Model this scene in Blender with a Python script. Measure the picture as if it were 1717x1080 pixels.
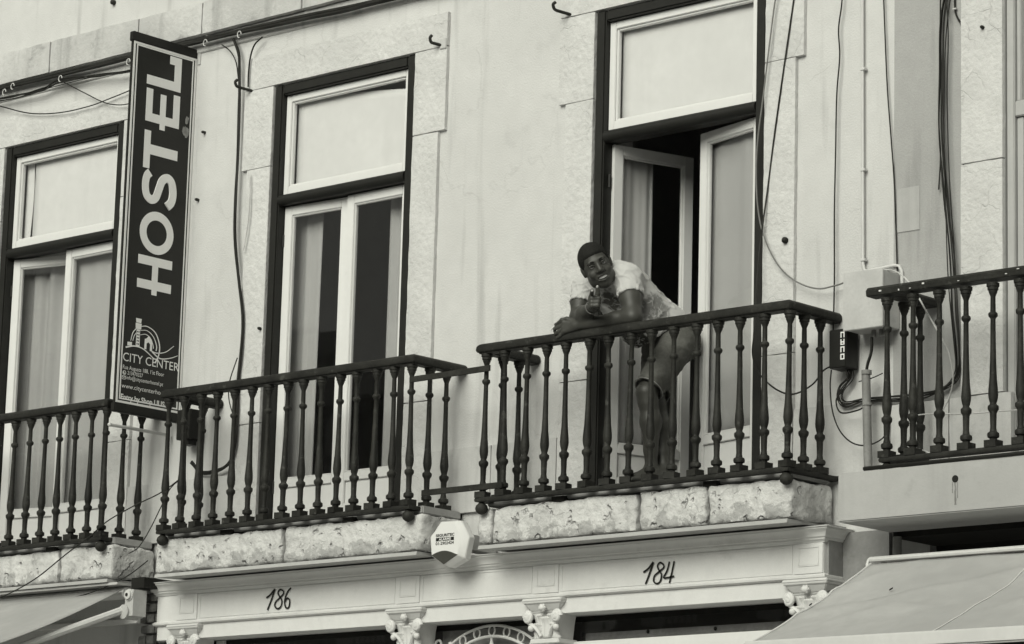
import bpy, bmesh, math, random
import numpy as np
from mathutils import Vector, Matrix, noise

random.seed(7)
sc = bpy.context.scene
col = sc.collection
for o in list(bpy.data.objects):
    bpy.data.objects.remove(o)

# ------------------------------------------------------------------ camera
# World: X runs along the street front, +Y into the building, Z up; wall face at Y = 0.
YAW, PITCH, ROLL, FPX = 0.74094304, 0.19615242, -0.02735514, 5374.2
CAM = np.array([10.217, -12.406, 1.65])


def _axes():
    cy, sy, cp, sp = math.cos(YAW), math.sin(YAW), math.cos(PITCH), math.sin(PITCH)
    cr, sr = math.cos(ROLL), math.sin(ROLL)
    f = np.array([-sy * cp, cy * cp, sp])
    r = np.array([cy, sy, 0.0])
    d = np.cross(f, r)
    return np.array([cr * r + sr * d, -sr * r + cr * d, f])


AX = _axes()
cam_data = bpy.data.cameras.new('camera')
cam = bpy.data.objects.new('camera', cam_data)
col.objects.link(cam)
mw = Matrix.Identity(4)
for i in range(3):
    mw[i][0], mw[i][1], mw[i][2], mw[i][3] = AX[0][i], -AX[1][i], -AX[2][i], CAM[i]
cam.matrix_world = mw
cam_data.sensor_fit = 'HORIZONTAL'
cam_data.sensor_width = 36.0
cam_data.lens = 36.0 * FPX / 1717.0
cam_data.clip_start = 0.1
cam_data.clip_end = 3000.0
sc.camera = cam

# ------------------------------------------------------------------ sky, sun, exposure
SUN_ELEV, SUN_AZ = 32.0, 10.0      # azimuth measured from -Y (the street) towards +X
world = bpy.data.worlds.new('World')
sc.world = world
world.use_nodes = True
wn, wl = world.node_tree.nodes, world.node_tree.links
wn.clear()
w_out = wn.new('ShaderNodeOutputWorld')
w_bg = wn.new('ShaderNodeBackground')
w_sky = wn.new('ShaderNodeTexSky')
w_sky.sky_type = 'NISHITA'
w_sky.sun_disc = False
w_sky.sun_elevation = math.radians(SUN_ELEV)
w_sky.sun_rotation = math.radians(180.0 - SUN_AZ)
w_sky.dust_density = 4.0
w_bw = wn.new('ShaderNodeRGBToBW')              # the photograph is monochrome, warm toned
w_tone = wn.new('ShaderNodeMix')
w_tone.data_type = 'RGBA'
w_tone.blend_type = 'MULTIPLY'
w_tone.inputs['Factor'].default_value = 1.0
w_tone.inputs[7].default_value = (1.0, 1.0, 0.90, 1)
wl.new(w_sky.outputs[0], w_bw.inputs[0])
wl.new(w_bw.outputs[0], w_tone.inputs[6])
wl.new(w_tone.outputs[2], w_bg.inputs[0])
w_bg.inputs[1].default_value = 0.05
wl.new(w_bg.outputs[0], w_out.inputs[0])

sun_d = bpy.data.lights.new('sun', 'SUN')
sun_d.energy = 1.5
sun_d.angle = math.radians(45)
sun_d.color = (1.0, 1.0, 0.89)
sun = bpy.data.objects.new('sun', sun_d)
col.objects.link(sun)
_e, _a = math.radians(SUN_ELEV), math.radians(SUN_AZ)
_to = Vector((math.sin(_a) * math.cos(_e), -math.cos(_a) * math.cos(_e), math.sin(_e)))
sun.rotation_euler = _to.to_track_quat('Z', 'Y').to_euler()
sun.location = _to * 40

sc.render.engine = 'CYCLES'
vs = sc.view_settings
vs.view_transform = 'Standard'
vs.look = 'None'
vs.exposure = 0.78
vs.gamma = 1.0
vs.use_curve_mapping = False

# ------------------------------------------------------------------ helpers


def at(px, py, Y=0.0):
    """point of the photograph px, py at the surveyed depth plane Y"""
    v = AX.T @ np.array([(px - 858.5) / FPX, (py - 540.0) / FPX, 1.0])
    t = (Y - CAM[1]) / v[1]
    return Vector(CAM + t * v)


ORIGIN = {}


def reg(o, parent, origin):
    col.objects.link(o)
    if parent is not None:
        o.parent = parent
    ORIGIN[o.name] = Vector(origin)
    return o


def tag(o, label=None, cat=None, group=None, kind=None):
    if label:
        o['label'] = label
    if cat:
        o['category'] = cat
    if group:
        o['group'] = group
    if kind:
        o['kind'] = kind
    return o


def thing(name, label, cat, loc, group=None):
    o = bpy.data.objects.new(name, None)
    o.empty_display_size = 0.1
    o.location = loc
    reg(o, None, loc)
    return tag(o, label, cat, group)


def org(parent):
    return ORIGIN[parent.name] if parent is not None else Vector((0, 0, 0))


class MB:
    def __init__(self):
        self.v, self.f = [], []

    def add(self, vs_, fs):
        n = len(self.v)
        self.v += [tuple(p) for p in vs_]
        self.f += [tuple(n + i for i in q) for q in fs]
        return self

    def box(self, x0, x1, y0, y1, z0, z1):
        v = [(x, y, z) for x in (x0, x1) for y in (y0, y1) for z in (z0, z1)]
        return self.add(v, [(0, 1, 3, 2), (4, 6, 7, 5), (0, 4, 5, 1), (2, 3, 7, 6), (0, 2, 6, 4), (1, 5, 7, 3)])

    def obox(self, c, u, v, w):
        """box from centre c with half-axis vectors u v w"""
        c, u, v, w = map(Vector, (c, u, v, w))
        p = [c + a * u + b * v + d * w for a in (-1, 1) for b in (-1, 1) for d in (-1, 1)]
        return self.add(p, [(0, 1, 3, 2), (4, 6, 7, 5), (0, 4, 5, 1), (2, 3, 7, 6), (0, 2, 6, 4), (1, 5, 7, 3)])

    def prism(self, poly, h, o=(0, 0, 0), a=(1, 0, 0), b=(0, 0, 1), n=(0, -1, 0)):
        """2D polygon (s,t) in plane a,b through o, extruded h along n"""
        o, a, b, n = map(Vector, (o, a, b, n))
        k = len(poly)
        lo = [o + a * s + b * t for s, t in poly]
        hi = [p + n * h for p in lo]
        fs = [tuple(range(k)), tuple(range(2 * k - 1, k - 1, -1))]
        fs += [(i, (i + 1) % k, k + (i + 1) % k, k + i) for i in range(k)]
        return self.add(lo + hi, fs)

    def tube(self, path, r, n=6, caps=True):
        path = [Vector(p) for p in path]
        m = len(path)
        rs = r if isinstance(r, (list, tuple)) else [r] * m
        tg = []
        for i in range(m):
            d = path[min(i + 1, m - 1)] - path[max(i - 1, 0)]
            tg.append(d.normalized() if d.length > 1e-9 else Vector((0, 0, 1)))
        ref = Vector((0, 0, 1)) if abs(tg[0].z) < 0.9 else Vector((1, 0, 0))
        nrm = (ref - tg[0] * ref.dot(tg[0])).normalized()
        V, F = [], []
        for i in range(m):
            nrm = (nrm - tg[i] * nrm.dot(tg[i]))
            nrm = nrm.normalized() if nrm.length > 1e-9 else tg[i].orthogonal().normalized()
            bn = tg[i].cross(nrm)
            for k in range(n):
                a = 2 * math.pi * k / n
                V.append(path[i] + (nrm * math.cos(a) + bn * math.sin(a)) * rs[i])
        for i in range(m - 1):
            for k in range(n):
                F.append((i * n + k, i * n + (k + 1) % n, (i + 1) * n + (k + 1) % n, (i + 1) * n + k))
        if caps:
            F.append(tuple(range(n - 1, -1, -1)))
            F.append(tuple((m - 1) * n + k for k in range(n)))
        return self.add(V, F)

    def lathe(self, prof, c=(0, 0, 0), n=10, axis='z'):
        c = Vector(c)
        V, F = [], []
        for r, z in prof:
            for k in range(n):
                a = 2 * math.pi * (k + 0.5) / n
                if axis == 'z':
                    V.append(c + Vector((r * math.cos(a), r * math.sin(a), z)))
                else:
                    V.append(c + Vector((r * math.cos(a), z, r * math.sin(a))))
        m = len(prof)
        for i in range(m - 1):
            for k in range(n):
                F.append((i * n + k, i * n + (k + 1) % n, (i + 1) * n + (k + 1) % n, (i + 1) * n + k))
        F.append(tuple(range(n - 1, -1, -1)))
        F.append(tuple((m - 1) * n + k for k in range(n)))
        return self.add(V, F)

    def ball(self, c, r, n=10, m=7):
        pr = [(max(1e-4, math.sin(math.pi * i / m)), -math.cos(math.pi * i / m)) for i in range(m + 1)]
        rx, ry, rz = (r, r, r) if not isinstance(r, (list, tuple)) else r
        k0 = len(self.v)
        self.lathe(pr, (0, 0, 0), n)
        for i in range(k0, len(self.v)):
            x, y, z = self.v[i]
            self.v[i] = (c[0] + x * rx, c[1] + y * ry, c[2] + z * rz)
        return self

    def sweep(self, path, prof, closed_prof=True):
        """horizontal path [(x,y)], profile [(outward, z)]; outward = right of travel; mitred"""
        m, k = len(path), len(prof)
        ns = []
        for i in range(m - 1):
            dx, dy = path[i + 1][0] - path[i][0], path[i + 1][1] - path[i][1]
            L = math.hypot(dx, dy)
            ns.append((dy / L, -dx / L))
        V, F = [], []
        for i in range(m):
            if i == 0:
                mi = ns[0]
            elif i == m - 1:
                mi = ns[-1]
            else:
                a, b = ns[i - 1], ns[i]
                q = 1 + a[0] * b[0] + a[1] * b[1]
                mi = ((a[0] + b[0]) / q, (a[1] + b[1]) / q)
            for o_, z in prof:
                V.append((path[i][0] + mi[0] * o_, path[i][1] + mi[1] * o_, z))
        for i in range(m - 1):
            for j in range(k):
                F.append((i * k + j, i * k + (j + 1) % k, (i + 1) * k + (j + 1) % k, (i + 1) * k + j))
        F.append(tuple(range(k)))
        F.append(tuple((m - 1) * k + j for j in range(k - 1, -1, -1)))
        return self.add(V, F)

    def grid(self, fn, nu, nv):
        V = [fn(i / nu, j / nv) for i in range(nu + 1) for j in range(nv + 1)]
        F = [(i * (nv + 1) + j, (i + 1) * (nv + 1) + j, (i + 1) * (nv + 1) + j + 1, i * (nv + 1) + j + 1)
             for i in range(nu) for j in range(nv)]
        return self.add(V, F)

    def mesh(self, name, mat, off=Vector((0, 0, 0)), bev=0.0, smooth=None):
        me = bpy.data.meshes.new(name)
        me.from_pydata([(p[0] - off[0], p[1] - off[1], p[2] - off[2]) for p in self.v], [], self.f)
        bm = bmesh.new()
        bm.from_mesh(me)
        bmesh.ops.recalc_face_normals(bm, faces=bm.faces)
        if bev > 0:
            es = [e for e in bm.edges if len(e.link_faces) == 2 and e.calc_face_angle(0) > 0.6]
            bmesh.ops.bevel(bm, geom=es, offset=bev, segments=2, affect='EDGES', clamp_overlap=True)
        bm.to_mesh(me)
        bm.free()
        if smooth is not None:
            for p in me.polygons:
                p.use_smooth = True
            me.set_sharp_from_angle(angle=math.radians(smooth))
        if mat is not None:
            me.materials.append(mat)
        return me

    def build(self, name, mat, parent=None, bev=0.0, smooth=None, origin=None):
        off = org(parent) if parent is not None else Vector(origin if origin is not None else (0, 0, 0))
        o = bpy.data.objects.new(name, self.mesh(name, mat, off, bev, smooth))
        if parent is None:
            o.location = off
        return reg(o, parent, off)


def inst(name, me, pos, parent=None, rot=None):
    o = bpy.data.objects.new(name, me)
    o.location = Vector(pos) - org(parent)
    if rot:
        o.rotation_euler = rot
    return reg(o, parent, pos)


def spline(pts, n=6):
    """Catmull-Rom through 3D points"""
    P_ = [Vector(p) for p in pts]
    P_ = [P_[0] * 2 - P_[1]] + P_ + [P_[-1] * 2 - P_[-2]]
    out = []
    for i in range(1, len(P_) - 2):
        a, b, c, d = P_[i - 1:i + 3]
        for k in range(n):
            t = k / n
            out.append(0.5 * ((2 * b) + (c - a) * t + (2 * a - 5 * b + 4 * c - d) * t * t + (3 * b - a - 3 * c + d) * t ** 3))
    out.append(P_[-2])
    return out


def rough_block(mb, x0, x1, y0, y1, z0, z1, res=0.03, amp=0.008, seed=0.0, rnd=0.012):
    """hewn stone: subdivided box, corners eased, faces broken by noise"""
    c = Vector(((x0 + x1) / 2, (y0 + y1) / 2, (z0 + z1) / 2))
    hx, hy, hz = (x1 - x0) / 2, (y1 - y0) / 2, (z1 - z0) / 2
    nx, ny, nz = (max(2, int(round(2 * h / res))) for h in (hx, hy, hz))
    bm = bmesh.new()

    def face(nu, nv, f):
        g = [[bm.verts.new(f(i / nu * 2 - 1, j / nv * 2 - 1)) for j in range(nv + 1)] for i in range(nu + 1)]
        for i in range(nu):
            for j in range(nv):
                bm.faces.new((g[i][j], g[i + 1][j], g[i + 1][j + 1], g[i][j + 1]))
    for s in (-1, 1):
        face(nx, nz, lambda u, v: (u * hx, s * hy, v * hz))
        face(ny, nz, lambda u, v: (s * hx, u * hy, v * hz))
        face(nx, ny, lambda u, v: (u * hx, v * hy, s * hz))
    bmesh.ops.remove_doubles(bm, verts=bm.verts, dist=1e-5)
    bm.verts.index_update()
    V = []
    for v in bm.verts:
        p = v.co.copy()
        q = Vector((max(-hx + rnd, min(hx - rnd, p.x)), max(-hy + rnd, min(hy - rnd, p.y)), max(-hz + rnd, min(hz - rnd, p.z))))
        d = p - q
        w = c + p
        nn = noise.noise(w * 9 + Vector((seed, 0, 0))) * 0.6 + noise.noise(w * 23 + Vector((0, seed, 0))) * 0.4 \
            + noise.noise(w * 50) * 0.25
        rid = 1 - abs(noise.noise(w * 14 + Vector((3, seed, 1)))) * 6
        nn -= max(0, rid) * 0.35
        if d.length > 1e-6:
            p = q + d.normalized() * (rnd + nn * amp)
        V.append(c + p)
    F = [tuple(x.index for x in f.verts) for f in bm.faces]
    bm.free()
    mb.add(V, F)
    return mb


# ------------------------------------------------------------------ materials
TONE = (1.0, 1.0, 0.985)


def tone(v):
    k = min(1.0, max(0.0, (v - 0.01) / 0.2))
    return (v, v, v * (0.86 + 0.125 * k), 1.0)


def N(nt, t, **kw):
    n = nt.nodes.new(t)
    for k, v in kw.items():
        setattr(n, k, v)
    return n


def material(name, v, var=0.12, scale=2.0, rough=0.8, bump=0.2, bscale=60.0, bdist=0.004, spots=0.0, spot_v=None,
             spot_scale=8.0, streak=0.0, streak_v=None, cracks=0.0, crack_scale=7.0, metallic=0.0, spec=0.3, pits=0.0,
             low_dirt=None, grain=0.0):
    m = bpy.data.materials.new(name)
    m.use_nodes = True
    nt = m.node_tree
    b = nt.nodes['Principled BSDF']
    b.inputs['Roughness'].default_value = rough
    b.inputs['Metallic'].default_value = metallic
    b.inputs['Specular IOR Level'].default_value = spec
    L = nt.links
    geo = N(nt, 'ShaderNodeNewGeometry')
    pos = geo.outputs['Position']

    def noise_n(s, det=4.0, vec=None, rg=0.55):
        n = N(nt, 'ShaderNodeTexNoise')
        n.inputs['Scale'].default_value = s
        n.inputs['Detail'].default_value = det
        n.inputs['Roughness'].default_value = rg
        L.new(vec if vec is not None else pos, n.inputs['Vector'])
        return n.outputs['Fac']

    def ramp(x, a, c):
        r = N(nt, 'ShaderNodeMapRange')
        r.inputs['From Min'].default_value = a
        r.inputs['From Max'].default_value = c
        L.new(x, r.inputs['Value'])
        return r.outputs['Result']

    def mix(fac, A, B):
        x = N(nt, 'ShaderNodeMix', data_type='RGBA')
        if isinstance(fac, float):
            x.inputs['Factor'].default_value = fac
        else:
            L.new(fac, x.inputs['Factor'])
        for i, q in ((6, A), (7, B)):
            if isinstance(q, tuple):
                x.inputs[i].default_value = q
            else:
                L.new(q, x.inputs[i])
        return x.outputs[2]

    def mul(a, c):
        x = N(nt, 'ShaderNodeMath', operation='MULTIPLY')
        for i, q in ((0, a), (1, c)):
            if isinstance(q, (int, float)):
                x.inputs[i].default_value = q
            else:
                L.new(q, x.inputs[i])
        return x.outputs[0]

    c = mix(ramp(noise_n(scale, 5.0), 0.3, 0.7), tone(v * (1 + var * 0.5)), tone(v * (1 - var)))
    c = mix(mul(ramp(noise_n(scale * 9, 3.0), 0.35, 0.7), 0.5), c, tone(v * (1 - var * 1.2)))
    if grain:
        c = mix(mul(ramp(noise_n(260.0, 2.0), 0.35, 0.65), grain), c, tone(v * 0.62))
    if streak:
        mp = N(nt, 'ShaderNodeMapping')
        mp.inputs['Scale'].default_value = (7.0, 7.0, 0.55)
        L.new(pos, mp.inputs['Vector'])
        st = ramp(noise_n(1.3, 4.0, mp.outputs[0]), 0.56, 0.74)
        c = mix(mul(st, streak), c, tone(streak_v if streak_v is not None else v * 0.5))
    if low_dirt:
        z0, z1, dv, amt = low_dirt
        sep = N(nt, 'ShaderNodeSeparateXYZ')
        L.new(pos, sep.inputs[0])
        g = ramp(sep.outputs['Z'], z1, z0)
        nz = ramp(noise_n(9.0, 7.0, None, 0.7), 0.38, 0.66)
        c = mix(mul(ramp(mul(g, nz), 0.22, 0.30), amt), c, tone(dv))
    if spots:
        sp = ramp(noise_n(spot_scale, 6.0, None, 0.65), 0.60, 0.68)
        c = mix(mul(sp, spots), c, tone(spot_v if spot_v is not None else v * 0.45))
    h = noise_n(bscale, 5.0)
    hs = h
    if cracks:
        vo = N(nt, 'ShaderNodeTexVoronoi', feature='DISTANCE_TO_EDGE')
        vo.inputs['Scale'].default_value = crack_scale
        wv = N(nt, 'ShaderNodeMix', data_type='VECTOR')
        nn = N(nt, 'ShaderNodeTexNoise')
        nn.inputs['Scale'].default_value = 9.0
        L.new(pos, nn.inputs['Vector'])
        ad = N(nt, 'ShaderNodeVectorMath', operation='MULTIPLY_ADD')
        ad.inputs[1].default_value = (0.16, 0.16, 0.16)
        L.new(nn.outputs['Color'], ad.inputs[0])
        L.new(pos, ad.inputs[2])
        L.new(ad.outputs[0], vo.inputs['Vector'])
        line = ramp(vo.outputs['Distance'], 0.012, 0.0)
        gate = ramp(noise_n(3.0, 3.0), 0.48, 0.6)
        ck = mul(mul(line, gate), cracks)
        c = mix(ck, c, tone(v * 0.4))
        sb = N(nt, 'ShaderNodeMath', operation='SUBTRACT')
        L.new(hs, sb.inputs[0])
        L.new(mul(ck, 1.5), sb.inputs[1])
        hs = sb.outputs[0]
    if pits:
        pt = ramp(noise_n(bscale * 0.55, 2.0), 0.62, 0.70)
        c = mix(mul(pt, pits), c, tone(v * 0.5))
        sb = N(nt, 'ShaderNodeMath', operation='SUBTRACT')
        L.new(hs, sb.inputs[0])
        L.new(mul(pt, 1.2), sb.inputs[1])
        hs = sb.outputs[0]
    L.new(c, b.inputs['Base Color'])
    if bump:
        bp = N(nt, 'ShaderNodeBump')
        bp.inputs['Strength'].default_value = bump
        bp.inputs['Distance'].default_value = bdist
        L.new(hs, bp.inputs['Height'])
        L.new(bp.outputs[0], b.inputs['Normal'])
    return m


def glass_material(name, tint=0.9, base=0.05):
    m = bpy.data.materials.new(name)
    m.use_nodes = True
    nt = m.node_tree
    nt.nodes.clear()
    L = nt.links
    out = N(nt, 'ShaderNodeOutputMaterial')
    mx = N(nt, 'ShaderNodeMixShader')
    tr = N(nt, 'ShaderNodeBsdfTransparent')
    tr.inputs[0].default_value = (tint, tint, tint, 1)
    gl = N(nt, 'ShaderNodeBsdfGlossy')
    gl.inputs['Roughness'].default_value = 0.015
    gl.inputs['Color'].default_value = (0.95, 0.95, 0.95, 1)
    lw = N(nt, 'ShaderNodeLayerWeight')
    lw.inputs['Blend'].default_value = 0.5
    pw = N(nt, 'ShaderNodeMath', operation='POWER')
    pw.inputs[1].default_value = 4.0
    L.new(lw.outputs['Facing'], pw.inputs[0])
    mr = N(nt, 'ShaderNodeMapRange')
    mr.inputs['To Min'].default_value = base
    mr.inputs['To Max'].default_value = 1.0
    L.new(pw.outputs[0], mr.inputs['Value'])
    L.new(mr.outputs[0], mx.inputs[0])
    L.new(tr.outputs[0], mx.inputs[1])
    L.new(gl.outputs[0], mx.inputs[2])
    L.new(mx.outputs[0], out.inputs[0])
    return m


M = {}
M['plaster'] = material('plaster', 0.62, var=0.11, scale=1.1, bump=0.6, bscale=95, bdist=0.004, streak=0.6, streak_v=0.33, cracks=0.16, crack_scale=1.3, grain=0.30, spots=0.2, spot_scale=2.2, spot_v=0.34)
M['plaster_grey'] = material('plaster_grey', 0.40, var=0.12, scale=1.6, bump=0.5, bscale=90, bdist=0.004, grain=0.30, streak=0.55, spots=0.25, spot_scale=3.0, spot_v=0.30)
M['surround'] = material('surround', 0.64, var=0.14, scale=3.0, bump=0.9, bscale=30, bdist=0.010, grain=0.35, spots=0.22, spot_scale=5.0, spot_v=0.42, pits=0.0, cracks=0.15, crack_scale=4)
M['string'] = material('string', 0.54, var=0.2, scale=2.0, bump=0.9, bscale=40, bdist=0.006, spots=0.75, spot_scale=4.0, spot_v=0.27, pits=0.0, streak=0.6, streak_v=0.25)
M['dado'] = material('dado', 0.57, var=0.16, scale=2.0, bump=0.4, bscale=60, grain=0.3, spots=0.4, spot_scale=4.5, spot_v=0.27, streak=0.4, streak_v=0.25)
M['slab_stone'] = material('slab_stone', 0.66, streak=0.55, streak_v=0.30, var=0.18, scale=5.0, bump=1.0, bscale=26, bdist=0.016, grain=0.30, spots=0.55, spot_scale=6.0, spot_v=0.25, pits=0.3, cracks=0.10, crack_scale=4, low_dirt=(3.73, 3.88, 0.33, 0.75))
M['slab_plain'] = material('slab_plain', 0.43, grain=0.2, var=0.12, scale=1.5, bump=0.25, bscale=70, streak=0.35, streak_v=0.25, spots=0.15)
M['floor_slab'] = material('floor_slab', 0.42, var=0.2, scale=5.0, bump=0.3, spots=0.4)
M['shop_paint'] = material('shop_paint', 0.69, grain=0.14, var=0.09, scale=2.0, rough=0.6, bump=0.3, bscale=30, bdist=0.004, spots=0.2, spot_scale=5.0, spot_v=0.36, streak=0.10)
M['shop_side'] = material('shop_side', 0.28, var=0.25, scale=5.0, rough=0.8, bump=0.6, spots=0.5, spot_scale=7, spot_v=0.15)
M['frame_dark'] = material('frame_dark', 0.016, var=0.3, scale=6.0, rough=0.55, bump=0.25, bscale=50, spots=0.15, spot_scale=18, spot_v=0.03)
M['frame_white'] = material('frame_white', 0.70, var=0.05, scale=4.0, rough=0.45, bump=0.12, bscale=40, spots=0.10, spot_scale=12, spot_v=0.5)
M['iron'] = material('iron', 0.028, var=0.6, scale=7.0, rough=0.62, bump=0.5, bscale=110, bdist=0.002, spots=0.45, spot_scale=22, spot_v=0.10, spec=0.25)
M['blind'] = material('blind', 0.68, streak=0.18, streak_v=0.5, var=0.08, scale=1.5, rough=0.9, bump=0.08, bscale=200)
M['curtain'] = material('curtain', 0.42, var=0.08, scale=3.0, rough=0.95, bump=0.1, bscale=260)
M['net'] = material('net', 0.44, var=0.05, scale=2.0, rough=0.95, bump=0.1, bscale=300)
M['net_white'] = material('net_white', 0.85, var=0.05, scale=2.0, rough=0.95, bump=0.1, bscale=300)
M['rust'] = material('rust', 0.24, var=0.4, scale=14, rough=0.9, bump=0.0)
M['room'] = material('room', 0.34, var=0.15, scale=1.0, bump=0.0)
M['ceiling'] = material('ceiling', 0.6, var=0.08, scale=1.0, bump=0.0)
M['sign_black'] = material('sign_black', 0.016, var=0.25, scale=3.0, rough=0.42, bump=0.03, spots=0.08, spot_scale=6, spot_v=0.05, streak=0.25, streak_v=0.03)
M['sign_white'] = material('sign_white', 0.82, var=0.05, scale=6.0, rough=0.5, bump=0.0)
M['sign_scuff'] = material('sign_scuff', 0.34, var=0.5, scale=25.0, rough=0.8, bump=0.0)
M['cable_black'] = material('cable_black', 0.018, var=0.3, scale=10, rough=0.6, bump=0.0)
M['cable_grey'] = material('cable_grey', 0.20, var=0.2, scale=10, rough=0.6, bump=0.0)
M['cable_white'] = material('cable_white', 0.55, var=0.1, scale=10, rough=0.5, bump=0.0)
M['conduit'] = material('conduit', 0.58, var=0.08, scale=6, rough=0.55, bump=0.0)
M['box_grey'] = material('box_grey', 0.50, var=0.15, scale=7, rough=0.6, bump=0.15, spots=0.3, spot_scale=9, spot_v=0.28)
M['box_black'] = material('box_black', 0.014, var=0.3, scale=7, rough=0.5, bump=0.05)
M['pipe'] = material('pipe', 0.24, var=0.3, scale=8, rough=0.6, bump=0.3, spots=0.4, spot_v=0.12)
M['alarm'] = material('alarm', 0.72, var=0.03, scale=4, rough=0.4, bump=0.0)
M['alarm_dark'] = material('alarm_dark', 0.055, var=0.2, scale=4, rough=0.3, bump=0.0)
M['ink'] = material('ink', 0.012, var=0.2, scale=10, rough=0.6, bump=0.0)
M['awning'] = material('awning', 0.41, var=0.16, scale=1.6, rough=0.85, bump=0.25, bscale=240, bdist=0.002, spots=0.12, spot_scale=4, spot_v=0.36)
M['awning_metal'] = material('awning_metal', 0.62, var=0.08, scale=4, rough=0.4, bump=0.05)
M['painted_shade'] = material('painted_shade', 0.018, var=0.4, scale=3, rough=0.9, bump=0.3)  # near-black colour that paints in the shade of deep openings
M['rubble'] = material('rubble', 0.20, var=0.4, scale=7, rough=0.9, bump=0.9, bscale=30, bdist=0.01, spots=0.6, spot_scale=8, spot_v=0.07)
M['alu'] = material('alu', 0.42, var=0.08, scale=5, rough=0.4, bump=0.0, spec=0.5)
M['paving'] = material('paving', 0.50, var=0.25, scale=4, rough=0.8, bump=0.5, cracks=0.8, crack_scale=9)
M['opposite'] = material('opposite', 0.5, var=0.12, scale=1.0, rough=0.9, bump=0.2)
M['opp_stone'] = material('opp_stone', 0.50, var=0.12, scale=1.5, rough=0.9, bump=0.2)
M['skin'] = material('skin', 0.048, var=0.12, scale=9, rough=0.5, bump=0.2, bscale=130, bdist=0.002, spec=0.42)
M['hair'] = material('hair', 0.014, var=0.3, scale=60, rough=0.75, bump=0.9, bscale=420, bdist=0.002, spec=0.2)
M['denim'] = material('denim', 0.105, var=0.35, scale=9, rough=0.9, bump=0.5, bscale=260, bdist=0.002, spots=0.3, spot_scale=14, spot_v=0.07)
M['denim_hem'] = material('denim_hem', 0.24, var=0.2, scale=20, rough=0.9, bump=0.4, bscale=300)
M['eye'] = material('eye', 0.32, var=0.05, rough=0.25, bump=0.0, spec=0.5)
M['iris'] = material('iris', 0.006, var=0.1, rough=0.2, bump=0.0, spec=0.5)
M['teeth'] = material('teeth', 0.62, var=0.05, rough=0.35, bump=0.0)
M['nail'] = material('nail', 0.42, var=0.1, scale=30, rough=0.4, bump=0.0)
M['paper'] = material('paper', 0.7, var=0.05, scale=30, rough=0.8, bump=0.0)
M['glass'] = glass_material('glass', 0.96, 0.032)
M['glass_clear'] = glass_material('glass_clear', 0.98, 0.02)

# ================================================================== SETTING
ZG = 0.0
mb = MB()
mb.grid(lambda u, v: (-600 + 1200 * u, -600 + 1200 * v, ZG), 8, 8)
tag(mb.build('ground', M['paving']), kind='structure')

# ------------------------------------------------------------------ hostel building
WC = [-4.94, -2.475, 0.0]
XJ = 1.362                      # joint with the neighbouring building
bld = thing('hostel_building', 'pale plastered old building front with three tall french windows', 'building', (-3.0, 0.0, ZG))
HW, ZS, ZH = 0.565, 4.0, 6.61
mb = MB()
xs = [-11.0]
for c in WC:
    mb.box(xs[-1], c - HW, 0, 0.3, ZS, ZH)
    xs.append(c + HW)
mb.box(xs[-1], XJ, 0, 0.3, ZS, ZH)
mb.box(-11.0, XJ, 0, 0.3, ZH, 11.0)
mb.box(-11.0, XJ, 0, 0.3, 3.39, ZS)
mb.build('wall', M['plaster'], bld)
mb = MB()
mb.box(-11.0, -3.73, 0.0, 0.3, ZG, 3.386)
mb.build('lower_wall', M['rubble'], bld)
mb = MB()
mb.box(-11, 6.0, 4.0, 4.2, 3.7, 7.4)
mb.box(-3.9, -3.8, 0.31, 4.0, 4.03, 7.1)
mb.box(-1.3, -1.2, 0.31, 4.0, 4.03, 7.1)
mb.box(1.3, 1.4, 0.31, 4.0, 4.03, 7.1)
mb.build('room_wall', M['room'], bld)
MB().box(-11, 6, 0.302, 4.0, 3.9, 4.03).build('room_floor', M['room'], bld)
MB().box(-11, 6, 0.302, 4.0, 7.1, 7.3).build('room_ceiling', M['ceiling'], bld)

# window surrounds, stone by stone
for wi, c in enumerate(WC):
    lint = MB()
    rough_block(lint, c - 0.82, c + 0.82, -0.026, 0.01, 6.613, 6.81, 0.045, 0.004, wi * 3.1, 0.006)
    lo = lint.build('window_surround', M['surround'], bld, smooth=50)
    for s in (-1, 1):
        for (w0, w1, z0, z1) in ((0.572, 0.82, 6.131, 6.612), (0.572, 0.77, 4.62, 6.130), (0.572, 0.77, 3.99, 4.619)):
            q = MB()
            a, b = sorted((c + s * w0, c + s * w1))
            rough_block(q, a, b, -0.024 - 0.002 * random.random(), 0.01, z0, z1, 0.045, 0.004, wi * 5 + z0 * 3 + s, 0.006)
            q.build('jamb_stone', M['surround'], lo, smooth=50)
# string course
x = -8.0
mbs = None
i = 0
while x < XJ - 0.05:
    w = 0.55 + 0.45 * random.random()
    x1 = min(x + w, XJ)
    q = MB()
    rough_block(q, x + 0.002, x1 - 0.002, -0.052 + 0.004 * random.random(), 0.01, 7.028, 7.232 + 0.006 * random.random(), 0.05, 0.007, i * 2.3, 0.012)
    q.build('string_course_stone', M['string'], bld, smooth=50)
    x = x1
    i += 1
# plaster moulding just under the string course
MB().box(-8.0, XJ, -0.012, 0.005, 6.93, 7.026).build('string_course_bed', M['string'], bld, bev=0.004)
# dado stones between the windows
spans = [(-8.0, WC[0] - 0.772), (WC[0] + 0.772, WC[1] - 0.772), (WC[1] + 0.772, WC[2] - 0.772), (WC[2] + 0.772, XJ - 0.003)]
for k, (a, b) in enumerate(spans):
    n = max(1, int(round((b - a) / 0.47)))
    for j in range(n):
        q = MB()
        rough_block(q, a + (b - a) * j / n + 0.0015, a + (b - a) * (j + 1) / n - 0.0015, -0.022 - 0.003 * random.random(), 0.01,
                    3.98, 4.337 - 0.004 * random.random(), 0.06, 0.0025, k * 3 + j, 0.006)
        q.build('dado_stone', M['dado'], bld, smooth=50)


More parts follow.
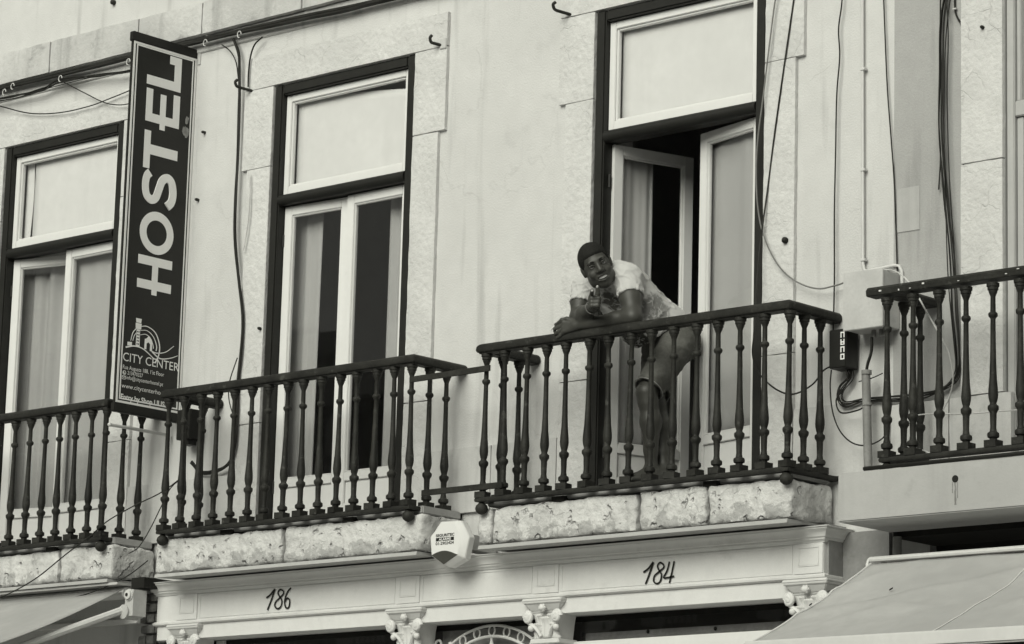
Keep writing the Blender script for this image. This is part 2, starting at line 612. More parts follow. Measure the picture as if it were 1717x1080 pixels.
# ------------------------------------------------------------------ french windows
def leaf(parent, hx, sgn, ang, w=0.5, hy=0.062, z0=4.045, z1=5.885, glass=M['glass'], gz=4.29):
    th = math.radians(ang)
    u = Vector((sgn * math.cos(th), math.sin(th), 0))
    n = Vector((-math.sin(th) * sgn, math.cos(th), 0)) * (1 if True else 1)
    h = Vector((hx, hy, 0))
    q = MB()

    def bar(s0, s1, a, b, d0=-0.019, d1=0.019):
        cc = h + u * ((s0 + s1) / 2) + n * ((d0 + d1) / 2) + Vector((0, 0, (a + b) / 2))
        q.obox(cc, u * ((s1 - s0) / 2), n * ((d1 - d0) / 2), (0, 0, (b - a) / 2))
    st = 0.058
    bar(0.0, st, z0, z1)
    bar(w - st, w, z0, z1)
    bar(st, w - st, z1 - 0.055, z1)
    bar(st, w - st, z0, z0 + 0.07)
    bar(st, w - st, gz - 0.05, gz)
    bar(st, w - st, z0 + 0.07, gz - 0.05, -0.006, 0.008)
    # glazing bead
    for (a, b, c_, d) in ((st, st + 0.009, gz, z1 - 0.055), (w - st - 0.009, w - st, gz, z1 - 0.055),
                          (st + 0.009, w - st - 0.009, z1 - 0.064, z1 - 0.055), (st + 0.009, w - st - 0.009, gz, gz + 0.009)):
        bar(a, b, c_, d, -0.012, 0.012)
    q.build('leaf', M['frame_white'], parent, bev=0.003)
    q = MB()
    bar(st + 0.004, w - st - 0.004, gz + 0.004, z1 - 0.059, -0.002, 0.002)
    q.build('pane', glass, parent)
    # hinges
    for zz in (z0 + 0.2, z1 - 0.2):
        MB().lathe([(0.008, -0.035), (0.008, 0.035)], h + Vector((0, -0.02, zz)), 6).build('hinge', M['frame_dark'], parent)
    return h, u, n


def french_window(c, angL, angR, wi):
    q = MB()
    for s in (-1, 1):
        a, b = sorted((c + s * 0.505, c + s * 0.5705))
        q.box(a, b, -0.012, 0.088, 4.0, 6.611)
    q.box(c - 0.5045, c + 0.5045, -0.010, 0.088, 6.548, 6.609)
    q.box(c - 0.5045, c + 0.5045, -0.004, 0.088, 4.0, 4.042)
    fr = q.build('french_window', M['frame_dark'], bld, bev=0.008)
    q = MB()
    q.tube([(c - 0.5055, 0.012, 5.918), (c + 0.5055, 0.012, 5.918)], 0.033, 12)
    q.box(c - 0.5044, c + 0.5044, 0.02, 0.088, 5.890, 5.946)
    q.build('transom_bar', M['frame_dark'], fr, smooth=40)
    # fixed light above
    q = MB()
    z0, z1 = 5.950, 6.546
    for (x0, x1, a, b) in ((-0.503, -0.462, z0, z1), (0.462, 0.503, z0, z1), (-0.462, 0.462, z1 - 0.04, z1), (-0.462, 0.462, z0, z0 + 0.05)):
        q.box(c + x0, c + x1, 0.024, 0.066, a, b)
    for (x0, x1, a, b) in ((-0.462, -0.450, z0 + 0.05, z1 - 0.04), (0.450, 0.462, z0 + 0.05, z1 - 0.04), (-0.45, 0.45, z1 - 0.052, z1 - 0.04), (-0.45, 0.45, z0 + 0.05, z0 + 0.062)):
        q.box(c + x0, c + x1, 0.034, 0.060, a, b)
    q.build('fixed_sash', M['frame_white'], fr, bev=0.003)
    MB().box(c - 0.452, c + 0.452, 0.046, 0.050, z0 + 0.058, z1 - 0.046).build('pane', M['glass_clear'], fr)
    L = leaf(fr, c - 0.503, 1, angL)
    R = leaf(fr, c + 0.503, -1, angR)
    return L, R


lv = [french_window(WC[0], 12, 0.5, 0), french_window(WC[1], 3.0, 0.6, 1), french_window(WC[2], 72, 13.5, 2)]


# ------------------------------------------------------------------ blinds and curtains
def blind(c, label, xl=-0.455, droop=0.0, slit=None):
    q = MB()

    def f(u, v):
        x_ = c + xl + (0.455 - xl) * u
        zt = 6.512 - droop * u * u
        return (x_, 0.078 + 0.004 * math.sin(5 * u) * (1 - v), 5.985 + (zt - 5.985) * v)
    q.grid(f, 14, 10)
    o = q.build('roller_blind', M['blind'], smooth=60, origin=(c, 0.075, 5.985))
    sm = o.modifiers.new('thickness', 'SOLIDIFY')
    sm.thickness = 0.002
    tag(o, label, 'blind', 'pale blinds behind the fixed lights')
    return o


blind(WC[0], 'pale blind with a dark slit along its edge, above the curtained half-open window', xl=-0.375)
q = MB()
q.grid(lambda u, v: (WC[0] - 0.465 + 0.057 * u + 0.020 * math.sin(v * 2.6) * u, 0.085, 5.985 + 0.53 * v), 4, 10)
tag(q.build('roller_blind', M['blind'], smooth=60, origin=(WC[0] - .43, 0.08, 5.985)), 'narrow pale blind strip beside a dark slit, above the half-open curtained window', 'blind', 'pale blinds behind the fixed lights')
blind(WC[1], 'pale blind sagging at one top corner, above the closed french window', droop=0.065)
blind(WC[2], 'pale flat blind above the open french window where the person leans', droop=0.012)


def curtain(p0, p1, z0, z1, folds, amp, label, mat, seed=0, cat='curtain', gather=0.0):
    p0, p1 = Vector((*p0, 0)), Vector((*p1, 0))
    u_ = (p1 - p0)
    L_ = u_.length
    d = u_.normalized()
    n = Vector((-d.y, d.x, 0))
    ph = [random.Random(seed + k).uniform(0, 6.28) for k in range(4)]

    def f(u, v):
        s = u + 0.02 * math.sin(u * folds * 3.1 + ph[0])
        w = math.sin(s * folds * 2 * math.pi + ph[1]) * 0.65 + math.sin(s * folds * 2 * math.pi * 1.7 + ph[2]) * 0.35
        w *= 0.75 + 0.25 * math.sin(v * 2.2 + ph[3])
        sh = gather * (1 - v) * (0.5 - u)
        p = p0 + d * (u * L_ + sh) + n * (w * amp)
        return (p.x, p.y, z0 + (z1 - z0) * v)
    q = MB()
    q.grid(f, max(16, int(folds * 14)), 14)
    o = q.build('curtain', mat, smooth=80, origin=((p0.x + p1.x) / 2, (p0.y + p1.y) / 2, z0))
    sm = o.modifiers.new('thickness', 'SOLIDIFY')
    sm.thickness = 0.002
    return tag(o, label, cat, 'curtains behind the french windows')


curtain((WC[0] - 0.60, 0.14), (WC[0] - 0.06, 0.25), 4.06, 5.88, 4.2, 0.024, 'grey curtain in deep upright folds behind the window leaf left ajar', M['curtain'], 3)
curtain((WC[0] + 0.03, 0.125), (WC[0] + 0.50, 0.125), 4.06, 5.9, 2.0, 0.006, 'flat pale net curtain behind the closed leaf nearest the hostel sign', M['net'], 5)
curtain((WC[1] - 0.545, 0.16), (WC[1] - 0.30, 0.16), 4.06, 5.9, 2.6, 0.013, 'sheer pale curtain half drawn in the closed window, beside its mid-post', M['net'], 8, gather=0.03)
curtain((WC[1] + 0.235, 0.17), (WC[1] + 0.43, 0.15), 4.06, 5.9, 1.6, 0.022, 'narrow white curtain gathered against the jamb of the closed window', M['curtain'], 9)
h_, u_, n_ = lv[2][1]
pa = h_ + u_ * 0.04 + n_ * 0.04
pb = h_ + u_ * 0.47 + n_ * 0.04
curtain((pb.x, pb.y), (pa.x, pa.y), 4.28, 5.84, 2.2, 0.005, 'smooth net curtain fixed behind the open leaf on the electric-box side', M['net'], 12)
h_, u_, n_ = lv[2][0]
pa = h_ + u_ * 0.05 + n_ * 0.05
pb = h_ + u_ * 0.30 + n_ * 0.07
curtain((pa.x, pa.y), (pb.x, pb.y), 4.28, 5.84, 2.4, 0.012, 'pale curtain behind the wide-open leaf next to the leaning person', M['net_white'], 14)

# ------------------------------------------------------------------ neighbouring building
nb = thing('neighbouring_building', 'greyer plastered building front with metal-framed window beside the cable bundle', 'building', (3.0, 0, ZG))
mb = MB()
mb.box(XJ + 0.002, 2.005, -0.010, 0.3, 3.69, 11)
mb.box(2.005, 3.5, -0.010, 0.3, 3.69, 4.0)
mb.box(2.005, 3.5, -0.010, 0.3, 7.05, 11)
mb.box(3.5, 9.0, -0.010, 0.3, 3.69, 11)
mb.build('wall', M['plaster_grey'], nb)
for (z0, z1) in ((4.30, 5.42), (5.423, 6.28), (6.283, 7.1)):
    q = MB()
    rough_block(q, 1.768, 2.006, -0.034 - 0.003 * random.random(), 0.0, z0, z1, 0.05, 0.003, z0 * 7, 0.006)
    q.build('jamb_stone', M['surround'], nb, smooth=50)
for (a, b) in ((XJ + 0.004, 1.70), (1.703, 2.05)):
    q = MB()
    rough_block(q, a, b, -0.036, 0.0, 3.95, 4.298, 0.06, 0.004, a * 5, 0.008)
    q.build('dado_stone', M['dado'], nb, smooth=50)
MB().box(1.385, 1.52, -0.0145, -0.005, 5.14, 5.36).build('repair_patch', M['slab_plain'], nb, bev=0.003)
q = MB()
q.box(2.008, 2.05, 0.0, 0.09, 4.0, 7.048)
q.box(2.052, 2.09, 0.02, 0.10, 4.0, 5.62)
q.box(2.052, 2.075, 0.02, 0.10, 5.70, 7.048)
q.box(2.051, 3.46, 0.004, 0.10, 5.622, 5.698)
q.box(2.76, 2.82, 0.02, 0.10, 4.0, 5.62)
q.box(3.46, 3.498, 0.0, 0.09, 4.0, 7.048)
wf = q.build('window_frame', M['alu'], nb, bev=0.004)
MB().box(2.09, 2.76, 0.055, 0.06, 4.0, 5.62).build('pane', M['glass'], wf)
MB().box(2.82, 3.46, 0.055, 0.06, 4.0, 5.62).build('pane', M['glass'], wf)
MB().box(2.075, 3.46, 0.055, 0.06, 5.70, 7.046).build('pane', M['glass'], wf)
curtain((2.06, 0.15), (3.45, 0.15), 4.06, 6.98, 9, 0.012, 'grey curtain behind the metal-framed window of the neighbouring building', M['curtain'], 21)

# ------------------------------------------------------------------ balcony slabs
def stone_slab(name, x0, x1, joints, label, depth=-0.36, z0=3.742, z1=3.938):
    t = thing(name, label, 'balcony slab', ((x0 + x1) / 2, 0, z0), 'balcony slabs')
    xs_ = [x0] + joints + [x1]
    for i in range(len(xs_) - 1):
        q = MB()
        rough_block(q, xs_[i] + (0.004 if i == 0 else 0.009), xs_[i + 1] - (0.004 if i == len(xs_) - 2 else 0.009), depth - 0.004 * random.random(), -0.028, z0, z1 - 0.008 * random.random(), 0.018, 0.015, x0 * 3 + i * 7.7, 0.014)
        q.build('stone_block', M['slab_stone'], t, smooth=70)
    MB().box(x0 + 0.03, x1 - 0.03, depth + 0.05, -0.032, z0 + 0.006, z1 - 0.03).build('joint_mortar', M['rubble'], t)
    MB().box(x0 + 0.03, x1 - 0.03, depth + 0.035, -0.030, z1 + 0.004, 3.985).build('floor_slab', M['floor_slab'], t, bev=0.006)
    q = MB()
    q.add([(x0 + 0.02, depth - 0.010, z0 - 0.006), (x1 - 0.02, depth - 0.010, z0 - 0.006), (x1 - 0.02, -0.03, z0 - 0.002), (x0 + 0.02, -0.03, z0 - 0.002),
           (x0 + 0.02, depth - 0.016, z0 - 0.026), (x1 - 0.02, depth - 0.016, z0 - 0.026), (x1 - 0.02, -0.03, z0 - 0.008), (x0 + 0.02, -0.03, z0 - 0.008)],
          [(0, 1, 2, 3), (4, 7, 6, 5), (0, 4, 5, 1), (1, 5, 6, 2), (2, 6, 7, 3), (3, 7, 4, 0)])
    q.build('drip_strip', M['slab_plain'], t)
    return t


stone_slab('balcony_slab', WC[0] - 1.03, WC[0] + 1.065, [-5.4, -4.35], 'weathered stone balcony slab above the folding-arm awning')
stone_slab('balcony_slab', -3.505, -1.405, [-2.46], 'pitted pale stone balcony slab above the number 186')
stone_slab('balcony_slab', -1.005, 1.032, [-0.905, 0.075, 0.512], 'cracked stone balcony slab of jointed blocks above the number 184')
t = thing('balcony_slab', 'smooth plastered balcony slab with a drain hole above the wide awning', 'balcony slab', (2.8, 0, 3.68), 'balcony slabs')
MB().box(1.365, 4.4, -0.45, -0.037, 3.682, 3.912).build('slab', M['slab_plain'], t, bev=0.006)
q = MB()
q.tube([at(1602, 803, -0.449), at(1602, 803, -0.449) + Vector((0, -0.003, 0))], 0.017, 12)
q.build('drain_hole', M['ink'], t)
rr = random.Random(31)
for (dx, w, L) in ((0.0, .007, .105), (-.016, .003, .05), (.012, .0025, .075)):
    q = MB()
    p = at(1602, 808, -0.4503)
    side = [(dx + w * rr.uniform(.5, 1.0), -L * i / 9) for i in range(10)] + [(dx - w * rr.uniform(.5, 1.0), -L * i / 9) for i in range(9, -1, -1)]
    q.prism(side, 0.0006, p, (1, 0, 0), (0, 0, 1), (0, -1, 0))
    q.build('rust_streak', M['rust'], t)
q = MB()
q.tube([(1.50, -0.43, 3.926), (2.2, -0.445, 3.922), (3.4, -0.44, 3.925)], 0.010, 6)
q.build('edge_trim', M['box_black'], t, smooth=60)


# ------------------------------------------------------------------ balcony railings
ZR0, ZR1 = 3.985, 4.738
prof = [(0.0165, 0.02), (0.0185, 0.028), (0.020, 0.036), (0.029, 0.040), (0.031, 0.050), (0.029, 0.060), (0.019, 0.066), (0.0175, 0.072), (0.0155, 0.085),
        (0.0175, 0.150), (0.0205, 0.158), (0.027, 0.166), (0.0285, 0.176), (0.027, 0.184), (0.0185, 0.190), (0.0165, 0.196), (0.0200, 0.206),
        (0.0238, 0.222), (0.0254, 0.238), (0.0240, 0.262), (0.0192, 0.310), (0.0162, 0.380), (0.0144, 0.460), (0.0130, 0.585),
        (0.0150, 0.590), (0.0225, 0.597), (0.0245, 0.605), (0.0225, 0.613), (0.0140, 0.619), (0.0130, 0.690), (0.0150, 0.694), (0.0185, 0.703),
        (0.0225, 0.711), (0.0228, 0.718), (0.0275, 0.720), (0.0278, 0.733), (0.0325, 0.736), (0.0330, 0.752)]
q = MB()
q.lathe([(r_ * 0.92, z_) for r_, z_ in prof], (0, 0, 0), 12)
q.box(-0.031, 0.031, -0.031, 0.031, -0.006, 0.026)
BALUSTER = q.mesh('baluster', M['iron'], smooth=42)
q = MB()
q.lathe([(0.012, 0.0), (0.018, -0.006), (0.030, -0.018), (0.034, -0.034), (0.028, -0.050), (0.016, -0.060), (0.004, -0.064)], (0, 0, 0), 12)
FINIAL = q.mesh('ball_finial', M['iron'], smooth=50)
RAILPROF = [(-0.036, 4.742), (0.036, 4.742), (0.041, 4.755), (0.038, 4.776), (0.024, 4.788), (-0.024, 4.788), (-0.038, 4.776), (-0.041, 4.755)]
FLATPROF = [(-0.027, 4.736), (0.027, 4.736), (0.027, 4.742), (-0.027, 4.742)]
BARPROF = [(-0.027, 3.958), (0.027, 3.958), (0.030, 3.968), (0.027, 3.979), (-0.027, 3.979), (-0.030, 3.968)]


def jit(prof_, k):
    return [(a, b + 0.0007 * math.sin(i * 3 + k)) for i, (a, b) in enumerate(prof_)]


def railing(cx, half, label, nfront=15, fy=-0.385, left_side=True, skip_left=0):
    t = thing('balcony_railing', label, 'railing', (cx, fy, 3.958), 'cast-iron balcony railings')
    path = [(cx - half, -0.004), (cx - half, fy), (cx + half, fy), (cx + half, -0.004)]
    MB().sweep(path, RAILPROF).build('handrail', M['iron'], t, bev=0.003, smooth=35)
    MB().sweep(path, FLATPROF).build('rail_strap', M['iron'], t)
    MB().sweep(path, BARPROF).build('bottom_rail', M['iron'], t, smooth=35)
    rnd = random.Random(int(cx * 10) + 5)
    for i in range(skip_left, nfront):
        x_ = cx - half + 2 * half * i / (nfront - 1)
        inst('baluster', BALUSTER, (x_ + rnd.uniform(-0.006, 0.006), fy, ZR0), t, (rnd.uniform(-.006, .006), rnd.uniform(-.011, .011), rnd.uniform(-0.2, 0.2)))
    for s in (-1, 1):
        for k in (1, 2):
            inst('baluster', BALUSTER, (cx + s * half, fy + 0.131 * k, ZR0), t, (0, rnd.uniform(-.005, .005), rnd.uniform(-0.1, 0.1)))
        inst('ball_finial', FINIAL, (cx + s * half, fy - 0.002, 3.957), t)
        # foot blocks carrying the bottom rail on the slab
        MB().box(cx + s * half * 0.5 - 0.04, cx + s * half * 0.5 + 0.04, fy + 0.03, fy + 0.09, 3.93, 3.957).build('foot_block', M['iron'], t)
        MB().lathe([(0.012, -0.01), (0.020, 0.0), (0.020, 0.03), (0.012, 0.034)], (cx + s * half, -0.026, 4.76), 8, 'y').build('wall_rosette', M['iron'], t, smooth=50)
    return t


railing(-4.935, 0.985, 'dark iron balcony railing in front of the curtained window, nearest the awning arm')
r2 = railing(-2.449, 0.968, 'dark iron balcony railing that ends at the hostel sign, above number 186')
r3 = railing(0.030, 0.985, 'dark iron balcony railing the person leans on, above number 184')
# flat bars tying the two railings together
for (a, b) in (((687, 637), (822, 617)), ((707, 827), (842, 813))):
    p, q_ = at(*a, -0.418), at(*b, -0.418)
    d = (q_ - p) / 2
    MB().obox((p + q_) / 2, d, (0, 0.005, 0), (0, 0, 0.016)).build('tie_bar', M['iron'], r3, bev=0.002)
# neighbour's railing
t = thing('balcony_railing', 'dark iron balcony railing with paint-flecked flat handrail beside the electric box', 'railing', (2.6, -0.385, 3.958), 'cast-iron balcony railings')
RP4 = [(-0.040, 4.742), (0.040, 4.742), (0.044, 4.770), (0.030, 4.786), (-0.030, 4.786), (-0.044, 4.770)]
MB().sweep([(1.502, -0.385), (3.75, -0.385)], RP4).build('handrail', M['iron'], t, bev=0.003, smooth=35)
MB().sweep([(1.60, -0.03), (1.60, -0.345)], RP4).build('side_handrail', M['iron'], t, bev=0.003, smooth=35)
MB().sweep([(1.60, -0.03), (1.60, -0.385), (3.75, -0.385)], [(a, b - 0.006) for a, b in BARPROF]).build('bottom_rail', M['iron'], t, smooth=35)
for i in range(15):
    inst('baluster', BALUSTER, (1.597 + 0.147 * i, -0.385, ZR0 - 0.006), t)
for k in (1, 2):
    inst('baluster', BALUSTER, (1.600, -0.385 + 0.131 * k, ZR0 - 0.006), t)
inst('ball_finial', FINIAL, (1.600, -0.387, 3.952), t)
rnd = random.Random(4)
q = MB()
for k in range(9):
    x_ = 1.52 + rnd.random() * 1.0
    q.obox((x_, -0.385 - 0.0435, 4.758 + rnd.uniform(-.008, .018)), (rnd.uniform(.002, .007), 0, 0), (0, 0.0022, 0), (0, 0, rnd.uniform(.001, .004)))
q.build('paint_flecks', M['frame_white'], t)

# ================================================================== HOSTEL SIGN
SX = -3.750                       # printed face, seen from the +X side
sg = thing('hanging_sign', 'tall black vertical hostel sign board projecting from the wall', 'sign', (SX - 0.012, -0.25, 4.70))
MB().box(SX - 0.024, SX - 0.001, -0.502, -0.004, 4.736, 6.898).build('board', M['sign_black'], sg)
MB().box(SX - 0.032, SX + 0.006, -0.512, 0.0, 6.8985, 6.955).build('top_rail', M['box_black'], sg, bev=0.004)
MB().box(SX - 0.032, SX + 0.006, -0.512, 0.0, 4.682, 4.7355).build('bottom_rail', M['box_black'], sg, bev=0.004)


def strip(name, y0, y1, z0, z1, x=SX, h=0.0015, mat=M['sign_white'], parent=sg):
    return MB().box(x, x + h, y0, y1, z0, z1).build(name, mat, parent)


for (nm, i0, w) in (('outer_border', 0.000, 0.013), ('inner_border', 0.024, 0.008)):
    ya, yb, za, zb = -0.502 + i0, -0.004 - i0, 4.737 + i0 * 0.9, 6.897 - i0 * 0.6
    q = MB()
    q.box(SX, SX + 0.002, ya, ya + w, za, zb)
    q.box(SX, SX + 0.002, yb - w, yb, za, zb)
    q.box(SX, SX + 0.0021, ya + w, yb - w, zb - w, zb)
    q.box(SX, SX + 0.0021, ya + w, yb - w, za, za + w)
    q.build(nm, M['sign_white'], sg)


def glyph(polys, z0, name='letter'):
    """polys in (s,t): s along +Z, t along -Y from Y=-0.123"""
    q = MB()
    for k, p in enumerate(polys):
        q.prism(p, 0.0018 + 0.0001 * k, (SX, -0.123, z0), (0, 0, 1), (0, -1, 0), (1, 0, 0))
    return q.build(name, M['sign_white'], sg)


def R_(a, b, c, d):
    return [(a, c), (b, c), (b, d), (a, d)]


T_ = 0.263
glyph([R_(0, .053, 0, T_), R_(.143, .196, 0, T_), R_(.053, .143, .107, .152), R_(-.030, 0, .110, .149)], 5.435)


def ring(cx, cy, ra, rb, ia, ib, n=40):
    q = []
    for i in range(n):
        a0, a1 = 2 * math.pi * i / n, 2 * math.pi * (i + 1) / n
        q.append([(cx + ra * math.cos(a0), cy + rb * math.sin(a0)), (cx + ra * math.cos(a1), cy + rb * math.sin(a1)),
                  (cx + ia * math.cos(a1), cy + ib * math.sin(a1)), (cx + ia * math.cos(a0), cy + ib * math.sin(a0))])
    return q


def stroke(pts, w, n=8):
    P_ = [Vector((a, b, 0)) for a, b in pts]
    sp = spline(P_, n)
    qs = []
    ws = w if isinstance(w, (list, tuple)) else None
    L_ = []
    for i, p in enumerate(sp):
        d = sp[min(i + 1, len(sp) - 1)] - sp[max(i - 1, 0)]
        d.normalize()
        nrm = Vector((-d.y, d.x, 0))
        ww = w if ws is None else ws[0] + (ws[1] - ws[0]) * i / (len(sp) - 1)
        L_.append((p + nrm * ww / 2, p - nrm * ww / 2))
    for i in range(len(L_) - 1):
        qs.append([tuple(L_[i][0][:2]), tuple(L_[i + 1][0][:2]), tuple(L_[i + 1][1][:2]), tuple(L_[i][1][:2])])
    return qs


q = MB()
for k, p in enumerate(ring(0, T_ / 2, .128, .1315, .076, .080)):
    q.prism(p, 0.0018, (SX, -0.123, 5.778), (0, 0, 1), (0, -1, 0), (1, 0, 0))
q.build('letter', M['sign_white'], sg)
glyph(stroke([(.196, .205), (.170, .229), (.115, .238), (.058, .226), (.034, .190), (.052, .155), (.105, .134), (.160, .112), (.184, .076),
              (.164, .040), (.105, .025), (.048, .034), (.012, .066)], .051), 5.937)
glyph([R_(0, .228, .214, T_), R_(.087, .147, 0, .214)], 6.154)
glyph([R_(0, .052, 0, T_), R_(.052, .200, .213, T_), R_(.052, .200, 0, .050), R_(.052, .182, .108, .152), R_(-.034, 0, .110, .150)], 6.437)
glyph([R_(0, .056, 0, T_ + .003), R_(.056, .208, 0, .053), R_(.158, .208, .053, .092)], 6.661)
# bird-dropping scuff on the board
q = MB()
rr = random.Random(2)
for k in range(7):
    cy, cz = -0.075 + rr.uniform(-.018, .018), 6.46 + rr.uniform(-.05, .05)
    pts = [(cy + .018 * rr.uniform(.5, 1.1) * math.cos(a), cz + .032 * rr.uniform(.5, 1.1) * math.sin(a)) for a in [i * math.pi / 5 for i in range(10)]]
    q.prism(pts, 0.001 + 0.0001 * k, (SX, 0, 0), (0, 1, 0), (0, 0, 1), (1, 0, 0))
q.build('scuff', M['sign_scuff'], sg)


def text(body, size, o, a, b, n, mat, parent, name='lettering', ext=0.0008, width=None, bold=0.0, shear=0.0, center=False):
    cu = bpy.data.curves.new('t', 'FONT')
    cu.body = body
    cu.size = size
    cu.extrude = 0.0
    cu.offset = bold
    cu.shear = shear
    cu.resolution_u = 3
    ob = bpy.data.objects.new('t', cu)
    col.objects.link(ob)
    bpy.context.view_layer.update()
    me = bpy.data.meshes.new_from_object(ob.evaluated_get(bpy.context.evaluated_depsgraph_get()))
    vs_ = [v.co.copy() for v in me.vertices]
    fs = [tuple(p.vertices) for p in me.polygons]
    bpy.data.objects.remove(ob)
    bpy.data.curves.remove(cu)
    bpy.data.meshes.remove(me)
    x0, x1 = min(v.x for v in vs_), max(v.x for v in vs_)
    k = (width / (x1 - x0)) if width else 1.0
    o, a, b, n = map(Vector, (o, a, b, n))
    q = MB()
    q.add([o + a * ((v.x - x0) * k) + b * v.y + n * ext for v in vs_], fs)
    return q.build(name, mat, parent)


SN, SA, SB = (1, 0, 0), (0, 1, 0), (0, 0, 1)


def stext(body, y0, z, size, width, bold=0.0):
    text(body, size, (SX, y0, z), SA, SB, SN, M['sign_white'], sg, width=width, bold=bold, ext=0.0012)


stext('CITY CENTER', -0.464, 4.985, 0.072, 0.432)
stext('Rua Augusta 188, 1\'st Floor', -0.462, 4.938, 0.034, 0.318)
stext('213470327', -0.424, 4.908, 0.032, 0.118)
stext('info@citycenterhostel.pt', -0.430, 4.880, 0.032, 0.282)
stext('www.citycenterhostel.pt', -0.464, 4.827, 0.038, 0.400)
stext('Entry by Shop ULISSES', -0.466, 4.760, 0.043, 0.398, 0.0012)
# phone and envelope marks
q = MB()
for p in ring(-0.448, 4.916, .013, .013, .010, .010, 16):
    q.prism(p, .0012, (SX, 0, 0), SA, SB, SN)
for p in stroke([(-.453, 4.922), (-.452, 4.914), (-.444, 4.910)], .005, 3):
    q.prism(p, .0012, (SX, 0, 0), SA, SB, SN)
q.build('phone_mark', M['sign_white'], sg)
q = MB()
for a, b in (((-.463, 4.878), (-.438, 4.878)), ((-.438, 4.878), (-.438, 4.897)), ((-.438, 4.897), (-.463, 4.897)), ((-.463, 4.897), (-.463, 4.878)),
             ((-.463, 4.897), (-.4505, 4.886)), ((-.4505, 4.886), (-.438, 4.897))):
    for p in stroke([a, b], .0026, 1):
        q.prism(p, .0012, (SX, 0, 0), SA, SB, SN)
q.build('envelope_mark', M['sign_white'], sg)
# emblem: tower, arch, arcs and hill
q = MB()


def EP(poly, h=0.0012):
    q.prism(poly, h, (SX, 0, 0), SA, SB, SN)


EP([(-.372, 5.085), (-.343, 5.085), (-.345, 5.185), (-.370, 5.185)])
EP([(-.378, 5.187), (-.337, 5.187), (-.335, 5.222), (-.380, 5.222)])
EP([(-.376, 5.225), (-.339, 5.225), (-.336, 5.250), (-.379, 5.250)])
EP([(-.435, 5.078), (-.402, 5.082), (-.402, 5.103), (-.435, 5.100)])
EP([(-.306, 5.078), (-.290, 5.078), (-.290, 5.112), (-.276, 5.122), (-.262, 5.112), (-.262, 5.078), (-.246, 5.074), (-.248, 5.135), (-.262, 5.142), (-.276, 5.158), (-.292, 5.142), (-.304, 5.138)])
q.build('emblem_buildings', M['sign_white'], sg)
q = MB()
for k in range(5):
    q.box(SX + 0.0012, SX + 0.0018, -.367, -.360, 5.095 + .018 * k, 5.103 + .018 * k)
    q.box(SX + 0.0012, SX + 0.0018, -.356, -.349, 5.095 + .018 * k, 5.103 + .018 * k)
q.build('emblem_windows', M['sign_black'], sg)
for (pts, w) in (([(-.345, 5.205), (-.29, 5.213), (-.225, 5.185), (-.190, 5.120), (-.192, 5.060), (-.215, 5.012)], (.004, .009)),
                 ([(-.343, 5.182), (-.29, 5.188), (-.24, 5.160), (-.212, 5.110), (-.214, 5.080)], (.003, .006)),
                 ([(-.342, 5.155), (-.30, 5.165), (-.262, 5.148), (-.240, 5.110), (-.236, 5.090)], (.003, .005)),
                 ([(-.372, 5.190), (-.398, 5.160), (-.412, 5.110)], (.006, .003)), ([(-.373, 5.162), (-.388, 5.140), (-.396, 5.112)], (.004, .003)),
                 ([(-.447, 5.066), (-.38, 5.083), (-.31, 5.075), (-.225, 5.030)], (.009, .005)),
                 ([(-.262, 5.077), (-.21, 5.068), (-.14, 5.085), (-.078, 5.130)], (.007, .003)),
                 ([(-.245, 5.070), (-.18, 5.040), (-.10, 5.055), (-.045, 5.078)], (.008, .003))):
    q = MB()
    for p in stroke(pts, w, 5):
        q.prism(p, .0013, (SX, 0, 0), SA, SB, SN)
    q.build('emblem_arc', M['sign_white'], sg)
for z in (6.93, 4.71):
    MB().box(SX - 0.03, SX + 0.004, 0.0003, 0.004, z - 0.05, z + 0.05).build('bracket_plate', M['box_grey'], sg)
MB().box(SX + 0.0065, SX + 0.034, -0.006, -0.0005, 6.86, 6.95).build('corner_tab', M['box_grey'], sg)
# white tube under the sign
q = MB()
q.tube([at(184, 712, -0.44), at(284, 730, -0.02)], 0.010, 8)
q.ball(at(184, 712, -0.44), 0.013)
tag(q.build('white_tube', M['conduit'], smooth=50, origin=at(284, 730, 0)), 'thin white tube sticking out from the wall just under the hostel sign', 'tube')

# ================================================================== SHOPFRONT
sh = thing('shopfront', 'white painted classical shopfront with moulded cornice numbered 186 and 184', 'shopfront', (-1.3, 0, ZG))
SXA, SXB = -3.70, 1.082
path = [(SXA, 0.02), (SXA, 0.0), (SXB, 0.0), (SXB, 0.02)]
corn = [(0.02, 3.733), (0.262, 3.733), (0.262, 3.716), (0.246, 3.712), (0.240, 3.700), (0.226, 3.690), (0.205, 3.684), (0.205, 3.676), (0.190, 3.672),
        (0.182, 3.660), (0.174, 3.652), (0.174, 3.640), (0.02, 3.640)]
P0 = [(SXA + 0.15, -0.03), (SXA + 0.15, -0.001), (SXB - 0.15, -0.001), (SXB - 0.15, -0.03)]


def ent(name, prof_, xa=SXA, xb=SXB, out=0.0, bev=0.002):
    """run of moulding with mitred returns; prof 'outward' measured from the wall plane"""
    return MB().sweep([(xa + 0.16, -0.005), (xa + 0.16, -0.01), (xb - 0.16, -0.01), (xb - 0.16, -0.005)], [(a - 0.01 + out, b) for a, b in prof_]).build(name, M['shop_paint'], sh, smooth=35)


